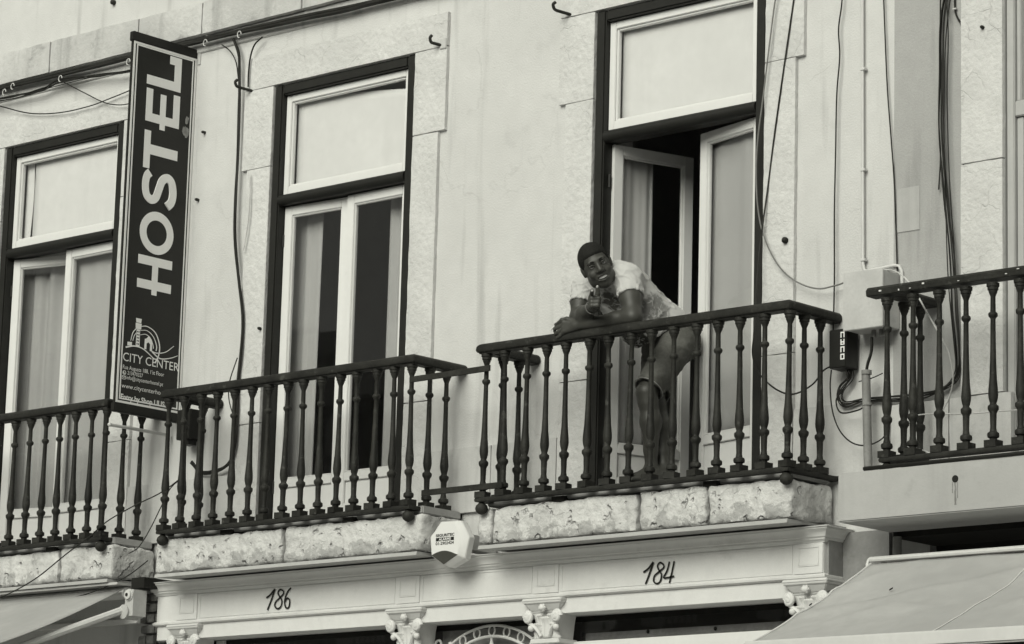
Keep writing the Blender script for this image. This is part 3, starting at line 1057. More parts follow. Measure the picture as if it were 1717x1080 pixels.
ent('cornice', [(0.158, 3.642), (0.166, 3.642), (0.170, 3.651), (0.178, 3.656), (0.180, 3.664), (0.188, 3.668), (0.194, 3.682), (0.204, 3.694),
                (0.216, 3.702), (0.217, 3.710), (0.226, 3.711), (0.226, 3.714), (0.02, 3.714), (0.02, 3.642)])
ent('frieze', [(0.02, 3.494), (0.160, 3.494), (0.160, 3.6415), (0.02, 3.6415)])
ent('frieze_moulding', [(0.02, 3.468), (0.166, 3.468), (0.176, 3.475), (0.178, 3.485), (0.166, 3.4935), (0.02, 3.4935)])
ent('architrave', [(0.02, 3.388), (0.156, 3.388), (0.156, 3.4675), (0.02, 3.4675)])
CX = [-3.43, -1.68, -0.695, 0.985]
# raised blocks above the capitals with sunk panels; panel frames on the frieze
for c in CX:
    q = MB()
    q.box(c - 0.085, c + 0.085, -0.168, -0.158, 3.4955, 3.641)
    q.box(c - 0.062, c + 0.062, -0.1705, -0.168, 3.53, 3.538)
    q.box(c - 0.062, c + 0.062, -0.171, -0.168, 3.618, 3.626)
    q.box(c - 0.062, c - 0.054, -0.171, -0.168, 3.538, 3.618)
    q.box(c + 0.054, c + 0.062, -0.171, -0.168, 3.538, 3.618)
    q.build('frieze_block', M['shop_paint'], sh, bev=0.002)
for (a, b) in ((CX[0] + .10, CX[1] - .10), (CX[1] + .10, CX[2] - .10), (CX[2] + .10, CX[3] - .10)):
    q = MB()
    for (x0, x1, z0, z1) in ((a, b, 3.628, 3.636), (a, b, 3.500, 3.505), (a, a + .008, 3.505, 3.628), (b - .008, b, 3.505, 3.628)):
        q.box(x0, x1, -0.163, -0.158, z0, z1)
    q.build('frieze_panel', M['shop_paint'], sh)
# plastered side return next to the neighbour
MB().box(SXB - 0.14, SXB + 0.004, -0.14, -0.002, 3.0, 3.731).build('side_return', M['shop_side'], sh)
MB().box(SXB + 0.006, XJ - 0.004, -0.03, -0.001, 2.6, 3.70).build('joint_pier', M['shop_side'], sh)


def capital(c):
    k = MB()
    # abacus with hollow profile, bell, block behind
    yb, yf = -0.02, -0.20
    for (z0, z1, o0, o1) in ((3.452, 3.467, 0.0, 0.0), (3.440, 3.452, -0.006, 0.0), (3.405, 3.440, -0.040, -0.010), (3.395, 3.405, -0.042, -0.040)):
        h0, h1 = 0.135 + o0, 0.135 + o1
        v = [(c - h0, yb, z0), (c + h0, yb, z0), (c + h0, yf - o0 * .9, z0), (c - h0, yf - o0 * .9, z0), (c - h1, yb, z1), (c + h1, yb, z1), (c + h1, yf - o1 * .9, z1), (c - h1, yf - o1 * .9, z1)]
        k.add(v, [(0, 3, 2, 1), (4, 5, 6, 7), (0, 1, 5, 4), (1, 2, 6, 5), (2, 3, 7, 6), (3, 0, 4, 7)])
    v = []
    for z, h, y in ((3.395, 0.088, -0.160), (3.34, 0.078, -0.150), (3.27, 0.070, -0.142), (3.262, 0.070, -0.142)):
        v += [(c - h, -0.02, z), (c + h, -0.02, z), (c + h, y, z), (c - h, y, z)]
    f = []
    for i in range(3):
        for j in range(4):
            f.append((i * 4 + j, i * 4 + (j + 1) % 4, i * 4 + 4 + (j + 1) % 4, i * 4 + 4 + j))
    f += [(0, 3, 2, 1), (12, 13, 14, 15)]
    k.add(v, f)
    # astragal
    k.box(c - 0.098, c + 0.098, -0.170, -0.02, 3.236, 3.2615)
    k.box(c - 0.084, c + 0.084, -0.155, -0.02, 3.20, 3.236)
    co = k.build('capital', M['shop_paint'], sh, bev=0.004, smooth=40)
    # corner volutes
    for s in (-1, 1):
        q = MB()
        pts = []
        for i in range(26):
            a = i / 25 * 4.2 * math.pi
            r = 0.029 * (1 - i / 25 * 0.82)
            pts.append(Vector((c + s * (0.098 + r * math.cos(a) * 0.9), -0.185 - 0.012 * (i / 25), 3.372 + r * math.sin(a))))
        tail = [Vector((c + s * 0.030, -0.160, 3.275)), Vector((c + s * 0.055, -0.172, 3.315)), Vector((c + s * 0.098, -0.180, 3.345))]
        q.tube(pts, [0.013] * 18 + [0.011] * 8, 7)
        q.tube(spline(tail, 5), 0.011, 6)
        q.ball((c + s * 0.098, -0.187, 3.372), (0.021, 0.018, 0.021))
        q.ball((c + s * 0.085, -0.175, 3.318), (0.020, 0.016, 0.018))
        q.build('volute', M['shop_paint'], co, smooth=60)
    # acanthus leaves
    for (dx, w, zt, zb) in ((0.0, 0.044, 3.380, 3.266), (-0.056, 0.038, 3.345, 3.262), (0.056, 0.038, 3.345, 3.262), (-0.036, 0.030, 3.392, 3.30), (0.036, 0.030, 3.392, 3.30)):
        q = MB()

        def f(u, v):
            sx = (u - 0.5) * 2
            ww = w * (1 - 0.35 * v) * (1 + 0.14 * math.sin(v * 22))
            y = -0.156 - 0.010 * v - 0.040 * max(0, v - 0.6) ** 1.2 + 0.012 * sx * sx - 0.004 * math.cos(sx * 9)
            z = zb + (zt - zb) * v - 0.05 * max(0, v - 0.8) ** 1.1
            return (c + dx + sx * ww, y, z)
        q.grid(f, 8, 8)
        lf = q.build('acanthus_leaf', M['shop_paint'], co, smooth=60)
        sm = lf.modifiers.new('thickness', 'SOLIDIFY')
        sm.thickness = 0.008
    q = MB()
    q.ball((c, -0.192, 3.418), (0.022, 0.016, 0.018))
    for k_ in range(6):
        a = k_ * math.pi / 3
        q.ball((c + 0.016 * math.cos(a), -0.190, 3.418 + 0.014 * math.sin(a)), (0.010, 0.010, 0.009), 6, 4)
    q.build('rosette', M['shop_paint'], co, smooth=60)
    # pilaster shaft down to the ground
    q = MB()
    q.box(c - 0.078, c + 0.078, -0.148, -0.02, 0.35, 3.1995)
    q.box(c - 0.10, c + 0.10, -0.17, -0.02, ZG, 0.35)
    q.build('pilaster', M['shop_paint'], sh, bev=0.004)


for c in CX:
    capital(c)


# house numbers, brush-painted
def number(strokes, w, parent, nm='house_number'):
    q = MB()
    for st in strokes:
        pts = [Vector((p.x, p.y, p.z)) for p in [at(a, b, -0.1655) for a, b in st]]
        pl = [(p.x, p.z) for p in pts]
        for p in stroke(pl, w, 6):
            q.prism(p, 0.0015, (0, -0.1655, 0), (1, 0, 0), (0, 0, 1), (0, -1, 0))
    q.build(nm, M['ink'], parent)


def z186(x, y):
    return (230 + x / 2.8617, 860 + y / 2.8617)


number([[z186(620, 408), z186(640, 392), z186(660, 366)], [z186(661, 366), z186(645, 415), z186(625, 466)]], 0.010, sh)
number([[z186(702, 374), z186(686, 368), z186(676, 384), z186(684, 402), z186(694, 420), z186(690, 448), z186(674, 460), z186(661, 448), z186(664, 428), z186(684, 408), z186(702, 388), z186(702, 374)]], 0.009, sh)
number([[z186(738, 360), z186(720, 382), z186(708, 420), z186(712, 452), z186(724, 456), z186(731, 440), z186(730, 416), z186(718, 410), z186(709, 428)]], 0.009, sh)


def z184(x, y):
    return (800 + x / 2.769, 780 + y / 2.769)


number([[z184(772, 498), z184(795, 480), z184(818, 450)], [z184(819, 450), z184(802, 500), z184(782, 553)]], 0.010, sh)
number([[z184(866, 462), z184(850, 452), z184(838, 468), z184(846, 490), z184(856, 508), z184(850, 540), z184(834, 550), z184(820, 538), z184(824, 514), z184(846, 494), z184(866, 476), z184(866, 462)]], 0.009, sh)
number([[z184(893, 448), z184(882, 490), z184(868, 516), z184(872, 524), z184(915, 516)], [z184(915, 446), z184(906, 490), z184(893, 548)]], 0.009, sh)

# shop interior and glazing
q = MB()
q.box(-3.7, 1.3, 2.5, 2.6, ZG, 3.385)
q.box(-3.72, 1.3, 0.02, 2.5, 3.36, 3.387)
q.build('shop_interior', M['painted_shade'], sh)  # unlit depth of the shop put into the surface colour
# window 184: glass, fascia board with bolts, white ledge
MB().box(CX[2] + 0.08, CX[3] - 0.08, 0.02, 0.026, 2.2, 3.386).build('shop_pane', M['glass'], sh)
fb = MB().box(CX[2] + 0.08, CX[3] - 0.08, 0.06, 0.09, 3.255, 3.306).build('fascia_board', M['shop_side'], sh, bev=0.003)
for (a, b) in ((978, 1065), (1087, 1059), (1200, 1054)):
    p = at(a, b, 0.058)
    MB().lathe([(0.009, 0.0), (0.011, -0.003), (0.006, -0.006)], p, 8, 'y').build('bolt', M['ink'], fb)
q = MB()
q.box(CX[2] + 0.08, CX[3] - 0.08, -0.05, 0.015, 3.14, 3.252)
q.build('window_ledge', M['frame_white'], sh, bev=0.004)
MB().box(CX[2] + 0.08, CX[3] - 0.08, -0.08, 0.015, ZG, 0.6).build('stall_riser', M['shop_paint'], sh, bev=0.004)
# door 186
q = MB()
q.box(CX[0] + 0.08, CX[0] + 0.14, 0.0, 0.06, ZG, 3.386)
q.box(CX[1] - 0.14, CX[1] - 0.08, 0.0, 0.06, ZG, 3.386)
q.build('door_frame', M['shop_paint'], sh)
MB().box(CX[0] + 0.14, CX[1] - 0.14, 0.03, 0.036, ZG, 3.384).build('shop_pane', M['glass'], sh)
# fanlight with scrolled ironwork
fx = (CX[1] + CX[2]) / 2
MB().box(CX[1] + 0.08, CX[2] - 0.08, 0.03, 0.04, 2.4, 3.386).build('fanlight_panel', M['shop_side'], sh)
fl = MB().box(CX[1] + 0.08, CX[2] - 0.08, -0.06, 0.02, 2.55, 2.62).build('fanlight_grille', M['shop_paint'], sh, bev=0.004)
zc = 2.905


def arc(r, a0, a1, n=24):
    return [(fx + r * math.sin(math.radians(a0 + (a1 - a0) * i / n)), -0.03, zc + r * 0.92 * math.cos(math.radians(a0 + (a1 - a0) * i / n))) for i in range(n + 1)]


MB().tube(arc(0.500, -42, 42), 0.0075, 7).build('outer_arc', M['shop_paint'], fl, smooth=60)
MB().tube(arc(0.440, -80, 80), 0.0085, 7).build('inner_arc', M['shop_paint'], fl, smooth=60)
for a in (-26, -13, 0, 13, 26):
    p = Vector(arc(0.471, a, a, 1)[0])
    MB().tube([p + Vector((0.022 * math.cos(t_ * math.pi / 8), 0, 0.026 * math.sin(t_ * math.pi / 8))) for t_ in range(17)], 0.005, 6).build('ring', M['shop_paint'], fl, smooth=60)
for a in (-36, 36):
    p, p2 = Vector(arc(0.40, a, a, 1)[0]), Vector(arc(0.515, a, a, 1)[0])
    MB().tube([p, p2], 0.011, 4).build('strap', M['shop_paint'], fl)
for s in (-1, 1):
    base = Vector(arc(0.470, s * 39, s * 39, 1)[0])
    pts = [base, base + Vector((s * .04, 0, -.030)), base + Vector((s * .085, 0, -.025)), base + Vector((s * .112, 0, .015)), base + Vector((s * .105, 0, .055)), base + Vector((s * .078, 0, .062)), base + Vector((s * .066, 0, .035)), base + Vector((s * .085, 0, .022))]
    MB().tube(spline(pts, 5), 0.007, 6).build('scroll', M['shop_paint'], fl, smooth=60)
for ang in (-60, -30, 0, 30, 60):
    a = math.radians(ang)
    tip = Vector((fx + 0.43 * math.sin(a), -0.03, zc + 0.43 * .92 * math.cos(a)))
    mid = Vector((fx + 0.12 * math.sin(a), -0.03, zc + 0.12 * math.cos(a)))
    q = MB()
    q.tube([mid, tip], 0.007, 6)
    for s in (-1, 1):
        d = Vector((math.cos(a), 0, -math.sin(a))) * s
        w = Vector((math.sin(a), 0, math.cos(a)))
        q.tube(spline([tip - w * 0.012, tip - w * 0.05 + d * 0.016, tip - w * 0.075 + d * 0.045, tip - w * 0.12 + d * 0.055], 4), 0.006, 6)
    q.build('spoke', M['shop_paint'], fl, smooth=60)

# ================================================================== ALARM BOX
AY0, AY1 = -0.262, -0.335
ac = at(752, 912, AY1)
al = thing('alarm_box', 'white faceted burglar alarm box on the ledge between the two balconies', 'alarm', (ac.x, AY0, ac.z))


def apt(x, z, y):
    p = at(700 + x / 10.8, 860 + z / 10.8, y)
    return p


front = [(440, 165), (655, 155), (790, 420), (738, 760), (478, 935), (258, 770), (240, 440), (330, 330)]
back = [(425, 160), (800, 140), (945, 440), (860, 830), (590, 995), (262, 790), (236, 440), (320, 330)]
q = MB()
vf = [apt(a, b, AY1) for a, b in front]
vb = [apt(a, b, AY1 + 0.030) for a, b in back]
vw = [Vector((v.x, AY0, v.z)) for v in vb]
n8 = 8
q.add(vf + vb + vw, [tuple(range(8)), tuple(range(23, 15, -1))] + [(i, (i + 1) % 8, 8 + (i + 1) % 8, 8 + i) for i in range(8)] + [(8 + i, 8 + (i + 1) % 8, 16 + (i + 1) % 8, 16 + i) for i in range(8)])
q.build('housing', M['alarm'], al, bev=0.003, smooth=35)
MB().box(ac.x - 0.05, ac.x + 0.05, AY0, -0.02, ac.z - 0.02, ac.z + 0.06).build('wall_bracket', M['box_grey'], al)
q = MB()
lens = [(262, 768)] + [(262 + (728 - 262) * i / 10, 768 - 80 * math.sin(math.pi * i / 10) - 6 * i / 10) for i in range(1, 10)] + [(728, 755), (478, 932)]
q.prism([(apt(a, b, AY1).x, apt(a, b, AY1).z) for a, b in lens], 0.003, (0, AY1, 0), (1, 0, 0), (0, 0, 1), (0, -1, 0))
q.build('strobe_lens', M['alarm_dark'], al)
pa, pb = apt(335, 440, AY1), apt(668, 440, AY1)
w_ = (pb - pa).length
text('SEGURITEC', 0.020, pa + Vector((0, -0.0004, 0)), (1, 0, 0), (0, 0, 1), (0, -1, 0), M['ink'], al, width=w_, bold=0.0006)
b0, b1 = apt(335, 520, AY1), apt(650, 452, AY1)
MB().box(b0.x, b0.x + w_ * .97, AY1 - 0.001, AY1 - 0.0002, b0.z, b0.z + 0.018).build('label_band', M['ink'], al)
text('ALARME', 0.019, b0 + Vector((w_ * .16, -0.0012, 0.0025)), (1, 0, 0), (0, 0, 1), (0, -1, 0), M['sign_white'], al, width=w_ * .66, bold=0.0003)
b0 = apt(330, 588, AY1)
text('01-2902424', 0.022, b0 + Vector((0, -0.0004, 0)), (1, 0, 0), (0, 0, 1), (0, -1, 0), M['ink'], al, width=w_ * .98, bold=0.0004)

# ================================================================== AWNINGS
# right awning
aw = thing('awning', 'wide pale fabric awning sloping out under the plastered balcony slab', 'awning', (2.9, -0.3, 3.4))
XA0, XA1 = 1.445, 4.6
FY, FZ = -1.21, at(1255, 1080, -1.21).z
q = MB()


def awf(u, v):
    x_ = XA0 + (XA1 - XA0) * u
    y = -0.30 + (FY + 0.30) * v
    sag = -0.030 * math.sin(math.pi * v) * (0.7 + 0.3 * math.sin(u * 9))
    wr = 0.012 * noise.noise(Vector((x_ * 5 + v * 3.0, y * 2.0, 0.3))) + 0.010 * noise.noise(Vector((x_ * 2 + v * 9, y * 1.2 - x_ * 2, 2.1))) + 0.016 * max(0.0, 1 - abs(noise.noise(Vector((x_ * 1.6 + v * 2.6, v * 1.2 - x_ * 0.8, 5.0)))) * 7)
    z = 3.500 + (FZ - 3.500) * v + sag + wr * math.sin(math.pi * min(1, v * 1.1 + .05))
    return (x_, y, z)


q.grid(awf, 90, 36)
fo = q.build('fabric', M['awning'], aw, smooth=80)
sm = fo.modifiers.new('thickness', 'SOLIDIFY')
sm.thickness = 0.003
MB().box(XA0 - 0.01, XA1, FY - 0.03, FY + 0.006, FZ - 0.055, FZ + 0.010).build('front_bar', M['awning_metal'], aw, bev=0.008, smooth=40)
q = MB()
q.tube([(XA0 - 0.004, -0.30, 3.518), (XA1, -0.30, 3.518)], 0.012, 8)
q.box(XA0, XA1, -0.300, -0.16, 3.522, 3.532)
q.tube(spline([(XA0 - 0.004, -0.17, 3.52), (XA0 - 0.006, -0.28, 3.528), (XA0 - 0.008, -0.31, 3.505), (XA0 - 0.006, -0.315, 3.47)], 4), 0.008, 6)
q.build('cassette_hood', M['awning_metal'], aw, smooth=40)
q = MB()
q.tube([(XA0 + 0.02, -0.24, 3.46), (XA1, -0.24, 3.46)], 0.04, 12)
q.build('roller', M['awning_metal'], aw, smooth=40)
for x_ in (XA0 + 0.25, XA1 - 0.4):
    MB().tube([(x_, -0.24, 3.40), (x_ + 0.05, FY, FZ - 0.03)], 0.016, 8).build('arm', M['awning_metal'], aw, smooth=40)
for (a, b, w_) in ((1590, 1035, 0.03), (1495, 990, 0.008), (1360, 1016, 0.006), (1520, 1066, 0.006)):
    tt = (b - 945) / 135.0
    p = at(a, b, -0.3 - 0.9 * min(1, tt))
    MB().obox(p + Vector((0, -0.004, 0.006)), (w_, 0, 0.003), (0, 0.003, 0), (0.002, 0, 0.0035)).build('tear', M['ink'], aw)
xs_ = at(1650, 1020, -0.8).x
for sx in (xs_, xs_ + 1.2):
    q = MB()
    u0 = (sx - XA0) / (XA1 - XA0)
    q.tube([Vector(awf(u0, v / 24)) + Vector((0, -0.001, 0.0025)) for v in range(25)], 0.003, 5)
    q.build('seam', M['awning_metal'], aw, smooth=60)
q = MB()
q.tube([Vector(awf(0.0, v / 24)) + Vector((0.004, 0, 0.001)) for v in range(25)], 0.006, 6)
q.build('hem', M['awning_metal'], aw, smooth=60)
# recess and clutter under the plastered slab; its shade is painted near-black
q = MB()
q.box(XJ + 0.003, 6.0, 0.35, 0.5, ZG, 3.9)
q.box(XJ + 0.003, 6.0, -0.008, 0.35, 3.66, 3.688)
q.build('recess_wall', M['painted_shade'], nb)
q = MB()
q.tube([(1.405, -0.03, 2.9), (1.405, -0.03, 3.66)], 0.022, 8)
tag(q.build('recess_pipe', M['pipe'], smooth=60, origin=(1.405, -.03, 2.9)), 'short grey pipe in the dark gap below the plastered slab', 'pipe')

# left awning
aw = thing('awning', 'pale folding-arm awning under the weathered stone slab', 'awning', (-4.6, -0.3, 3.6))
X0, X1 = -7.5, -3.80
q = MB()
q.grid(lambda u, v: (X0 + (X1 - 0.03 - X0) * u, -0.32 - 1.2 * v, 3.668 - 0.50 * v - 0.03 * math.sin(math.pi * v)), 30, 12)
fo = q.build('fabric', M['awning'], aw, smooth=80)
sm = fo.modifiers.new('thickness', 'SOLIDIFY')
sm.thickness = 0.003
MB().tube([(X0, -0.27, 3.66), (X1 - 0.03, -0.27, 3.66)], 0.035, 12).build('roller', M['awning_metal'], aw, smooth=40)
MB().box(X0, X1 - 0.02, -0.36, -0.02, 3.700, 3.714).build('hood', M['box_grey'], aw)
MB().box(X0, X1, -1.55, -1.51, 3.12, 3.18).build('front_bar', M['awning_metal'], aw)
pb_ = at(228, 1018, -0.30)
q = MB()
ya = at(40, 1082, -0.95)
q.tube([pb_ + Vector((-.06, -.05, -0.02)), ya, ya + (ya - pb_) * 0.3], 0.022, 8)
q.build('arm', M['awning_metal'], aw, smooth=40)
q = MB()
q.obox(pb_ + Vector((-.005, 0, 0.02)), (0.035, 0, 0), (0, 0.05, 0), (0, 0, 0.075))
q.lathe([(0.035, 0.04), (0.035, -0.055), (0.02, -0.06)], pb_ + Vector((-.005, 0, 0.065)), 12, 'y')
q.lathe([(0.042, 0.04), (0.042, -0.062), (0.02, -0.066)], pb_ + Vector((-.04, 0, -0.03)), 12, 'y')
ab = q.build('arm_bracket', M['box_grey'], aw, smooth=40)
q = MB()
q.lathe([(0.026, 0.0), (0.026, -0.008), (0.012, -0.010)], pb_ + Vector((-.005, -0.06, 0.065)), 12, 'y')
q.build('bracket_cap', M['awning_metal'], ab)
q = MB()
q.lathe([(0.010, 0.0), (0.010, -0.004)], pb_ + Vector((-.005, -0.07, 0.065)), 10, 'y')
q.build('bracket_bolt', M['ink'], ab)
MB().box(pb_.x - 0.05, pb_.x + 0.06, -0.30, -0.02, pb_.z + 0.11, pb_.z + 0.17).build('wall_plate', M['box_black'], aw)
for (za, xe, y) in ((3.545, -3.855, -0.12), (3.512, -3.84, -0.15)):
    tag(MB().box(-5.6, xe, y - 0.03, y, za - 0.018, za + 0.014).build('sign_rail', M['awning_metal'], bev=0.003, origin=(-4.6, y, za)),
        'upper pale metal rail behind the folding awning arm' if za > 3.53 else 'lower pale metal rail tucked behind the folding awning arm', 'rail')
# rubble stones showing between the awning and the shopfront
rr = random.Random(9)
for i in range(3):
    for j in range(7):
        q = MB()
        x_ = -3.93 + 0.075 * i + rr.uniform(-.008, .008)
        z_ = 3.36 - 0.065 * j if False else 3.66 - 0.062 * j
        rough_block(q, x_ - .033, x_ + .033, -0.05 - 0.02 * rr.random(), 0.0, z_ - .027, z_ + .026, 0.02, 0.006, i * 3 + j, 0.012)
        q.build('rubble_stone', M['rubble'], bld, smooth=60)

# ================================================================== BOXES AND PIPES
bx = thing('electric_box', 'pale grey metal electric cabinet on the wall between two railings', 'electric box', (1.29, 0, 4.66))
MB().box(1.177, 1.402, -0.15, -0.012, 4.662, 4.938).build('cabinet', M['box_grey'], bx, bev=0.004)
MB().box(1.172, 1.407, -0.158, -0.1505, 4.657, 4.943).build('door', M['box_grey'], bx, bev=0.003)
for x_ in (1.30, 1.345, 1.37):
    MB().lathe([(0.012, -0.035), (0.012, 0.0)], (x_, -0.08, 4.661), 8).build('cable_gland', M['cable_grey'], bx)
bb = thing('junction_box', 'small black box with white glyphs under the electric cabinet', 'junction box', (1.12, 0, 4.48))
MB().box(1.058, 1.160, -0.115, -0.012, 4.492, 4.682).build('housing', M['box_black'], bb, bev=0.004)
for k in range(4):
    zz = 4.652 - 0.036 * k
    q = MB()
    xl = 1.128
    q.box(xl, xl + .006, -.1165, -.1155, zz - .014, zz + .014)
    q.box(xl + .018, xl + .024, -.1165, -.1155, zz - .014, zz + .014)
    q.box(xl + .006, xl + .018, -.1165, -.1155, zz + (.008 if k != 1 else -.003), zz + (.014 if k != 1 else .003))
    if k in (1, 3):
        q.box(xl + .006, xl + .018, -.1165, -.1155, zz - .014, zz - .009)
    q.build('white_glyph', M['sign_white'], bb)
b2 = thing('junction_box', 'small black box behind the railing at the foot of the hostel sign', 'junction box', (-3.45, 0, 4.55))
p0, p1 = at(297, 688, -0.12), at(318, 735, -0.12)
MB().box(p0.x, p1.x, -0.12, -0.012, p1.z, p0.z).build('housing', M['box_black'], b2, bev=0.004)
MB().box(p0.x + 0.03, p1.x - 0.03, -0.10, -0.04, p1.z - 0.03, p1.z - 0.0005).build('cable_gland', M['box_black'], b2)
pp = thing('stand_pipe', 'short grey vertical pipe standing below the electric cabinet', 'pipe', (1.27, -0.1, 3.95))
MB().tube([at(1452, 625, -0.1), at(1456, 793, -0.1)], 0.021, 10).build('tube', M['pipe'], pp, smooth=60)
MB().lathe([(0.021, 0.0), (0.026, 0.0), (0.026, 0.02), (0.021, 0.02)], at(1453, 628, -0.1), 10).build('collar', M['pipe'], pp, smooth=60)
MB().lathe([(0.021, 0.0), (0.025, 0.0), (0.025, 0.012), (0.021, 0.012)], at(1454, 680, -0.1), 10).build('collar', M['pipe'], pp, smooth=60)

# ================================================================== CABLES
def cable(pts, Y, r, label, mat='cable_black', n=6, name='cable', group='cables strung over the house fronts', sub=None):
    P_ = []
    for i, p in enumerate(pts):
        y = Y[i] if isinstance(Y, (list, tuple)) else Y
        P_.append(at(p[0], p[1], y))
    q = MB()
    q.tube(spline(P_, n), r, 6)
    o = q.build(name, M[mat], smooth=60, origin=P_[0])
    return tag(o, label, 'cable', group)


def bundle(pts, Y, label, k, r, spread, mat='cable_black', seed=1, sag=0.0):
    P_ = [at(p[0], p[1], (Y[i] if isinstance(Y, (list, tuple)) else Y)) for i, p in enumerate(pts)]
    t_ = thing('cable_bundle', label, 'cable bundle', P_[0], 'cable bundles')
    rr = random.Random(seed)
    for j in range(k):
        oa, ob = rr.uniform(-spread, spread), rr.uniform(-spread, spread)
        Q = []
        for i, p in enumerate(P_):
            d = P_[min(i + 1, len(P_) - 1)] - P_[max(i - 1, 0)]
            nn = Vector((d.z, 0, -d.x)).normalized()
            Q.append(p + nn * (oa + rr.uniform(-spread, spread) * 0.5) + Vector((0, -abs(ob), 0)) + Vector((0, 0, -sag * rr.random() * (1 if 0 < i < len(P_) - 1 else 0.3))))
        MB().tube(spline(Q, 5), r * rr.uniform(0.7, 1.2), 6).build('cable', M[mat], t_, smooth=60)
    return t_


trunk = [(-60, 160), (0, 147), (60, 134), (120, 120), (180, 106), (250, 88), (330, 70), (400, 53), (460, 40), (520, 27), (580, 15), (650, -1), (760, -25), (900, -55)]
bundle(trunk, -0.045, 'thick dark cable trunk running under the stone string course', 7, 0.0115, 0.011, seed=3)
bundle([(-40, 172), (20, 158), (70, 149), (102, 136), (160, 126), (217, 116), (260, 106)], -0.05, 'loose thin cables drooping below the trunk beside the hostel sign', 6, 0.0042, 0.012, seed=5, sag=0.03)
cable([(-40, 168), (0, 178), (50, 190), (100, 189), (150, 178), (185, 165), (222, 150)], -0.05, 0.004, 'long slack black cable looping above the curtained window')
cable([(105, 137), (140, 155), (175, 172), (200, 176), (222, 173)], -0.055, 0.0035, 'short slack cable falling from the trunk hook to the sign')
bundle([(392, 66), (401, 90), (403, 120), (402, 180), (400, 260), (396, 330), (395, 400), (401, 470), (408, 530), (406, 580), (400, 640), (398, 700), (394, 750), (384, 778), (362, 790), (338, 792), (322, 775)],
       -0.035, 'vertical dark cables beside the hostel sign ending in a loop behind the railing', 5, 0.0055, 0.007, seed=8)
cable([(372, 75), (386, 86), (396, 105), (400, 135)], -0.04, 0.004, 'short cable curving from the trunk into the vertical bundle')
cable([(440, 62), (427, 75), (420, 95), (417, 120), (416, 146)], -0.04, 0.005, 'thick short cable curving down from the trunk to a hook')
cable([(398, 600), (385, 640), (384, 670), (392, 700)], -0.05, 0.0035, 'thin cable bowing out of the vertical bundle behind the railing')
cable([(418, 290), (419, 310), (418, 345), (415, 380), (408, 420)], -0.045, 0.004, 'pale short cable stapled along the stone window surround', 'cable_white')
cable([(1334, -20), (1328, 20), (1312, 130), (1298, 230), (1288, 310), (1276, 400), (1268, 480), (1264, 560), (1262, 595), (1272, 625), (1300, 652), (1330, 661), (1362, 645), (1380, 622), (1396, 613)],
      [-.03] * 5 + [-.06, -.09, -.10, -.10, -.10, -.10, -.10, -.10, -.10, -.09], 0.0045, 'black cable hanging past the open window and looping to the black box')
cable([(1303, -20), (1297, 20), (1287, 100), (1280, 160), (1271, 230), (1268, 290), (1271, 350), (1282, 400), (1305, 445), (1335, 472), (1370, 484), (1400, 479), (1418, 473)], -0.05, 0.0042,
      'pale cable sagging from the window frame to the electric cabinet', 'cable_grey')
cable([(1413, -20), (1411, 10), (1406, 50), (1408, 95), (1403, 160), (1401, 260), (1399, 360), (1399, 470), (1397, 560)], -0.03, 0.004, 'thin wavy black cable dropping to the small black box')
cable([(1481, -20), (1484, 60), (1488, 150), (1494, 230), (1499, 300), (1502, 380), (1504, 440), (1505, 480)], -0.02, 0.0038, 'thin black cable running down the joint between the buildings')
bundle([(1590, -20), (1582, 40), (1579, 120), (1580, 220), (1588, 330), (1596, 430), (1602, 520), (1607, 600), (1604, 634), (1580, 655), (1540, 667), (1490, 670), (1450, 672), (1420, 679), (1408, 668), (1412, 650), (1426, 632), (1424, 618)],
       -0.035, 'dark cable bundle falling beside the stone jamb and curling to the black box', 6, 0.0036, 0.016, seed=12)
cable([(1586, -20), (1590, 60), (1588, 160), (1592, 300), (1600, 420), (1606, 520), (1609, 600), (1600, 640)], -0.045, 0.0032, 'thin black cable hanging slack in front of the dark bundle')
cable([(1596, -20), (1588, 40), (1584, 110), (1583, 240), (1586, 360), (1590, 470), (1598, 560), (1604, 620)], -0.05, 0.003, 'thin black cable slanting across the top of the dark bundle')
cable([(1577, -20), (1576, 100), (1574, 200), (1577, 260), (1574, 318)], -0.03, 0.004, 'cut black cable hanging loose beside the dark bundle')
cable([(1601, -20), (1602, 20), (1612, 42), (1615, 60), (1616, 200), (1615, 330), (1614, 460)], -0.02, 0.005, 'black cable stapled straight along the edge of the stone jamb')
for k, yy in enumerate((15, 50, 138, 225, 312, 398, 460)):
    p = at(1615 if yy > 40 else 1601, yy, -0.022)
    tag(MB().obox(p, (0.010, 0, 0), (0, 0.006, 0), (0, 0, 0.0035)).build('cable_clip', M['cable_white'], origin=p), 'tiny white clip holding the straight black cable by the stone jamb', 'clip', 'white cable clips by the stone jamb')
cable([(1394, 620), (1392, 650), (1396, 690), (1408, 722), (1428, 742), (1452, 747), (1476, 738), (1492, 720)], -0.09, 0.0038, 'black loop of cable hanging around the short stand pipe')
cable([(1462, 565), (1461, 590), (1455, 610), (1452, 628)], -0.09, 0.008, 'thick dark cable from the cabinet into the stand pipe')
cable([(1440, 640), (1462, 634), (1480, 626)], -0.09, 0.003, 'short stub of cable poking out beside the stand pipe')
cable([(1418, 620), (1421, 640), (1412, 655), (1402, 672), (1410, 692), (1438, 688), (1452, 680)], -0.09, 0.0042, 'tangled cable directly beneath the small black box')
cable([(1478, 452), (1498, 454), (1515, 464), (1532, 484), (1552, 520), (1575, 560), (1590, 590), (1598, 630), (1592, 665), (1576, 695)], [-.10, -.12, -.16, -.2, -.25, -.25, -.2, -.15, -.1, -.08], 0.004,
      'white cable arching from the cabinet over the flat handrail', 'cable_white')
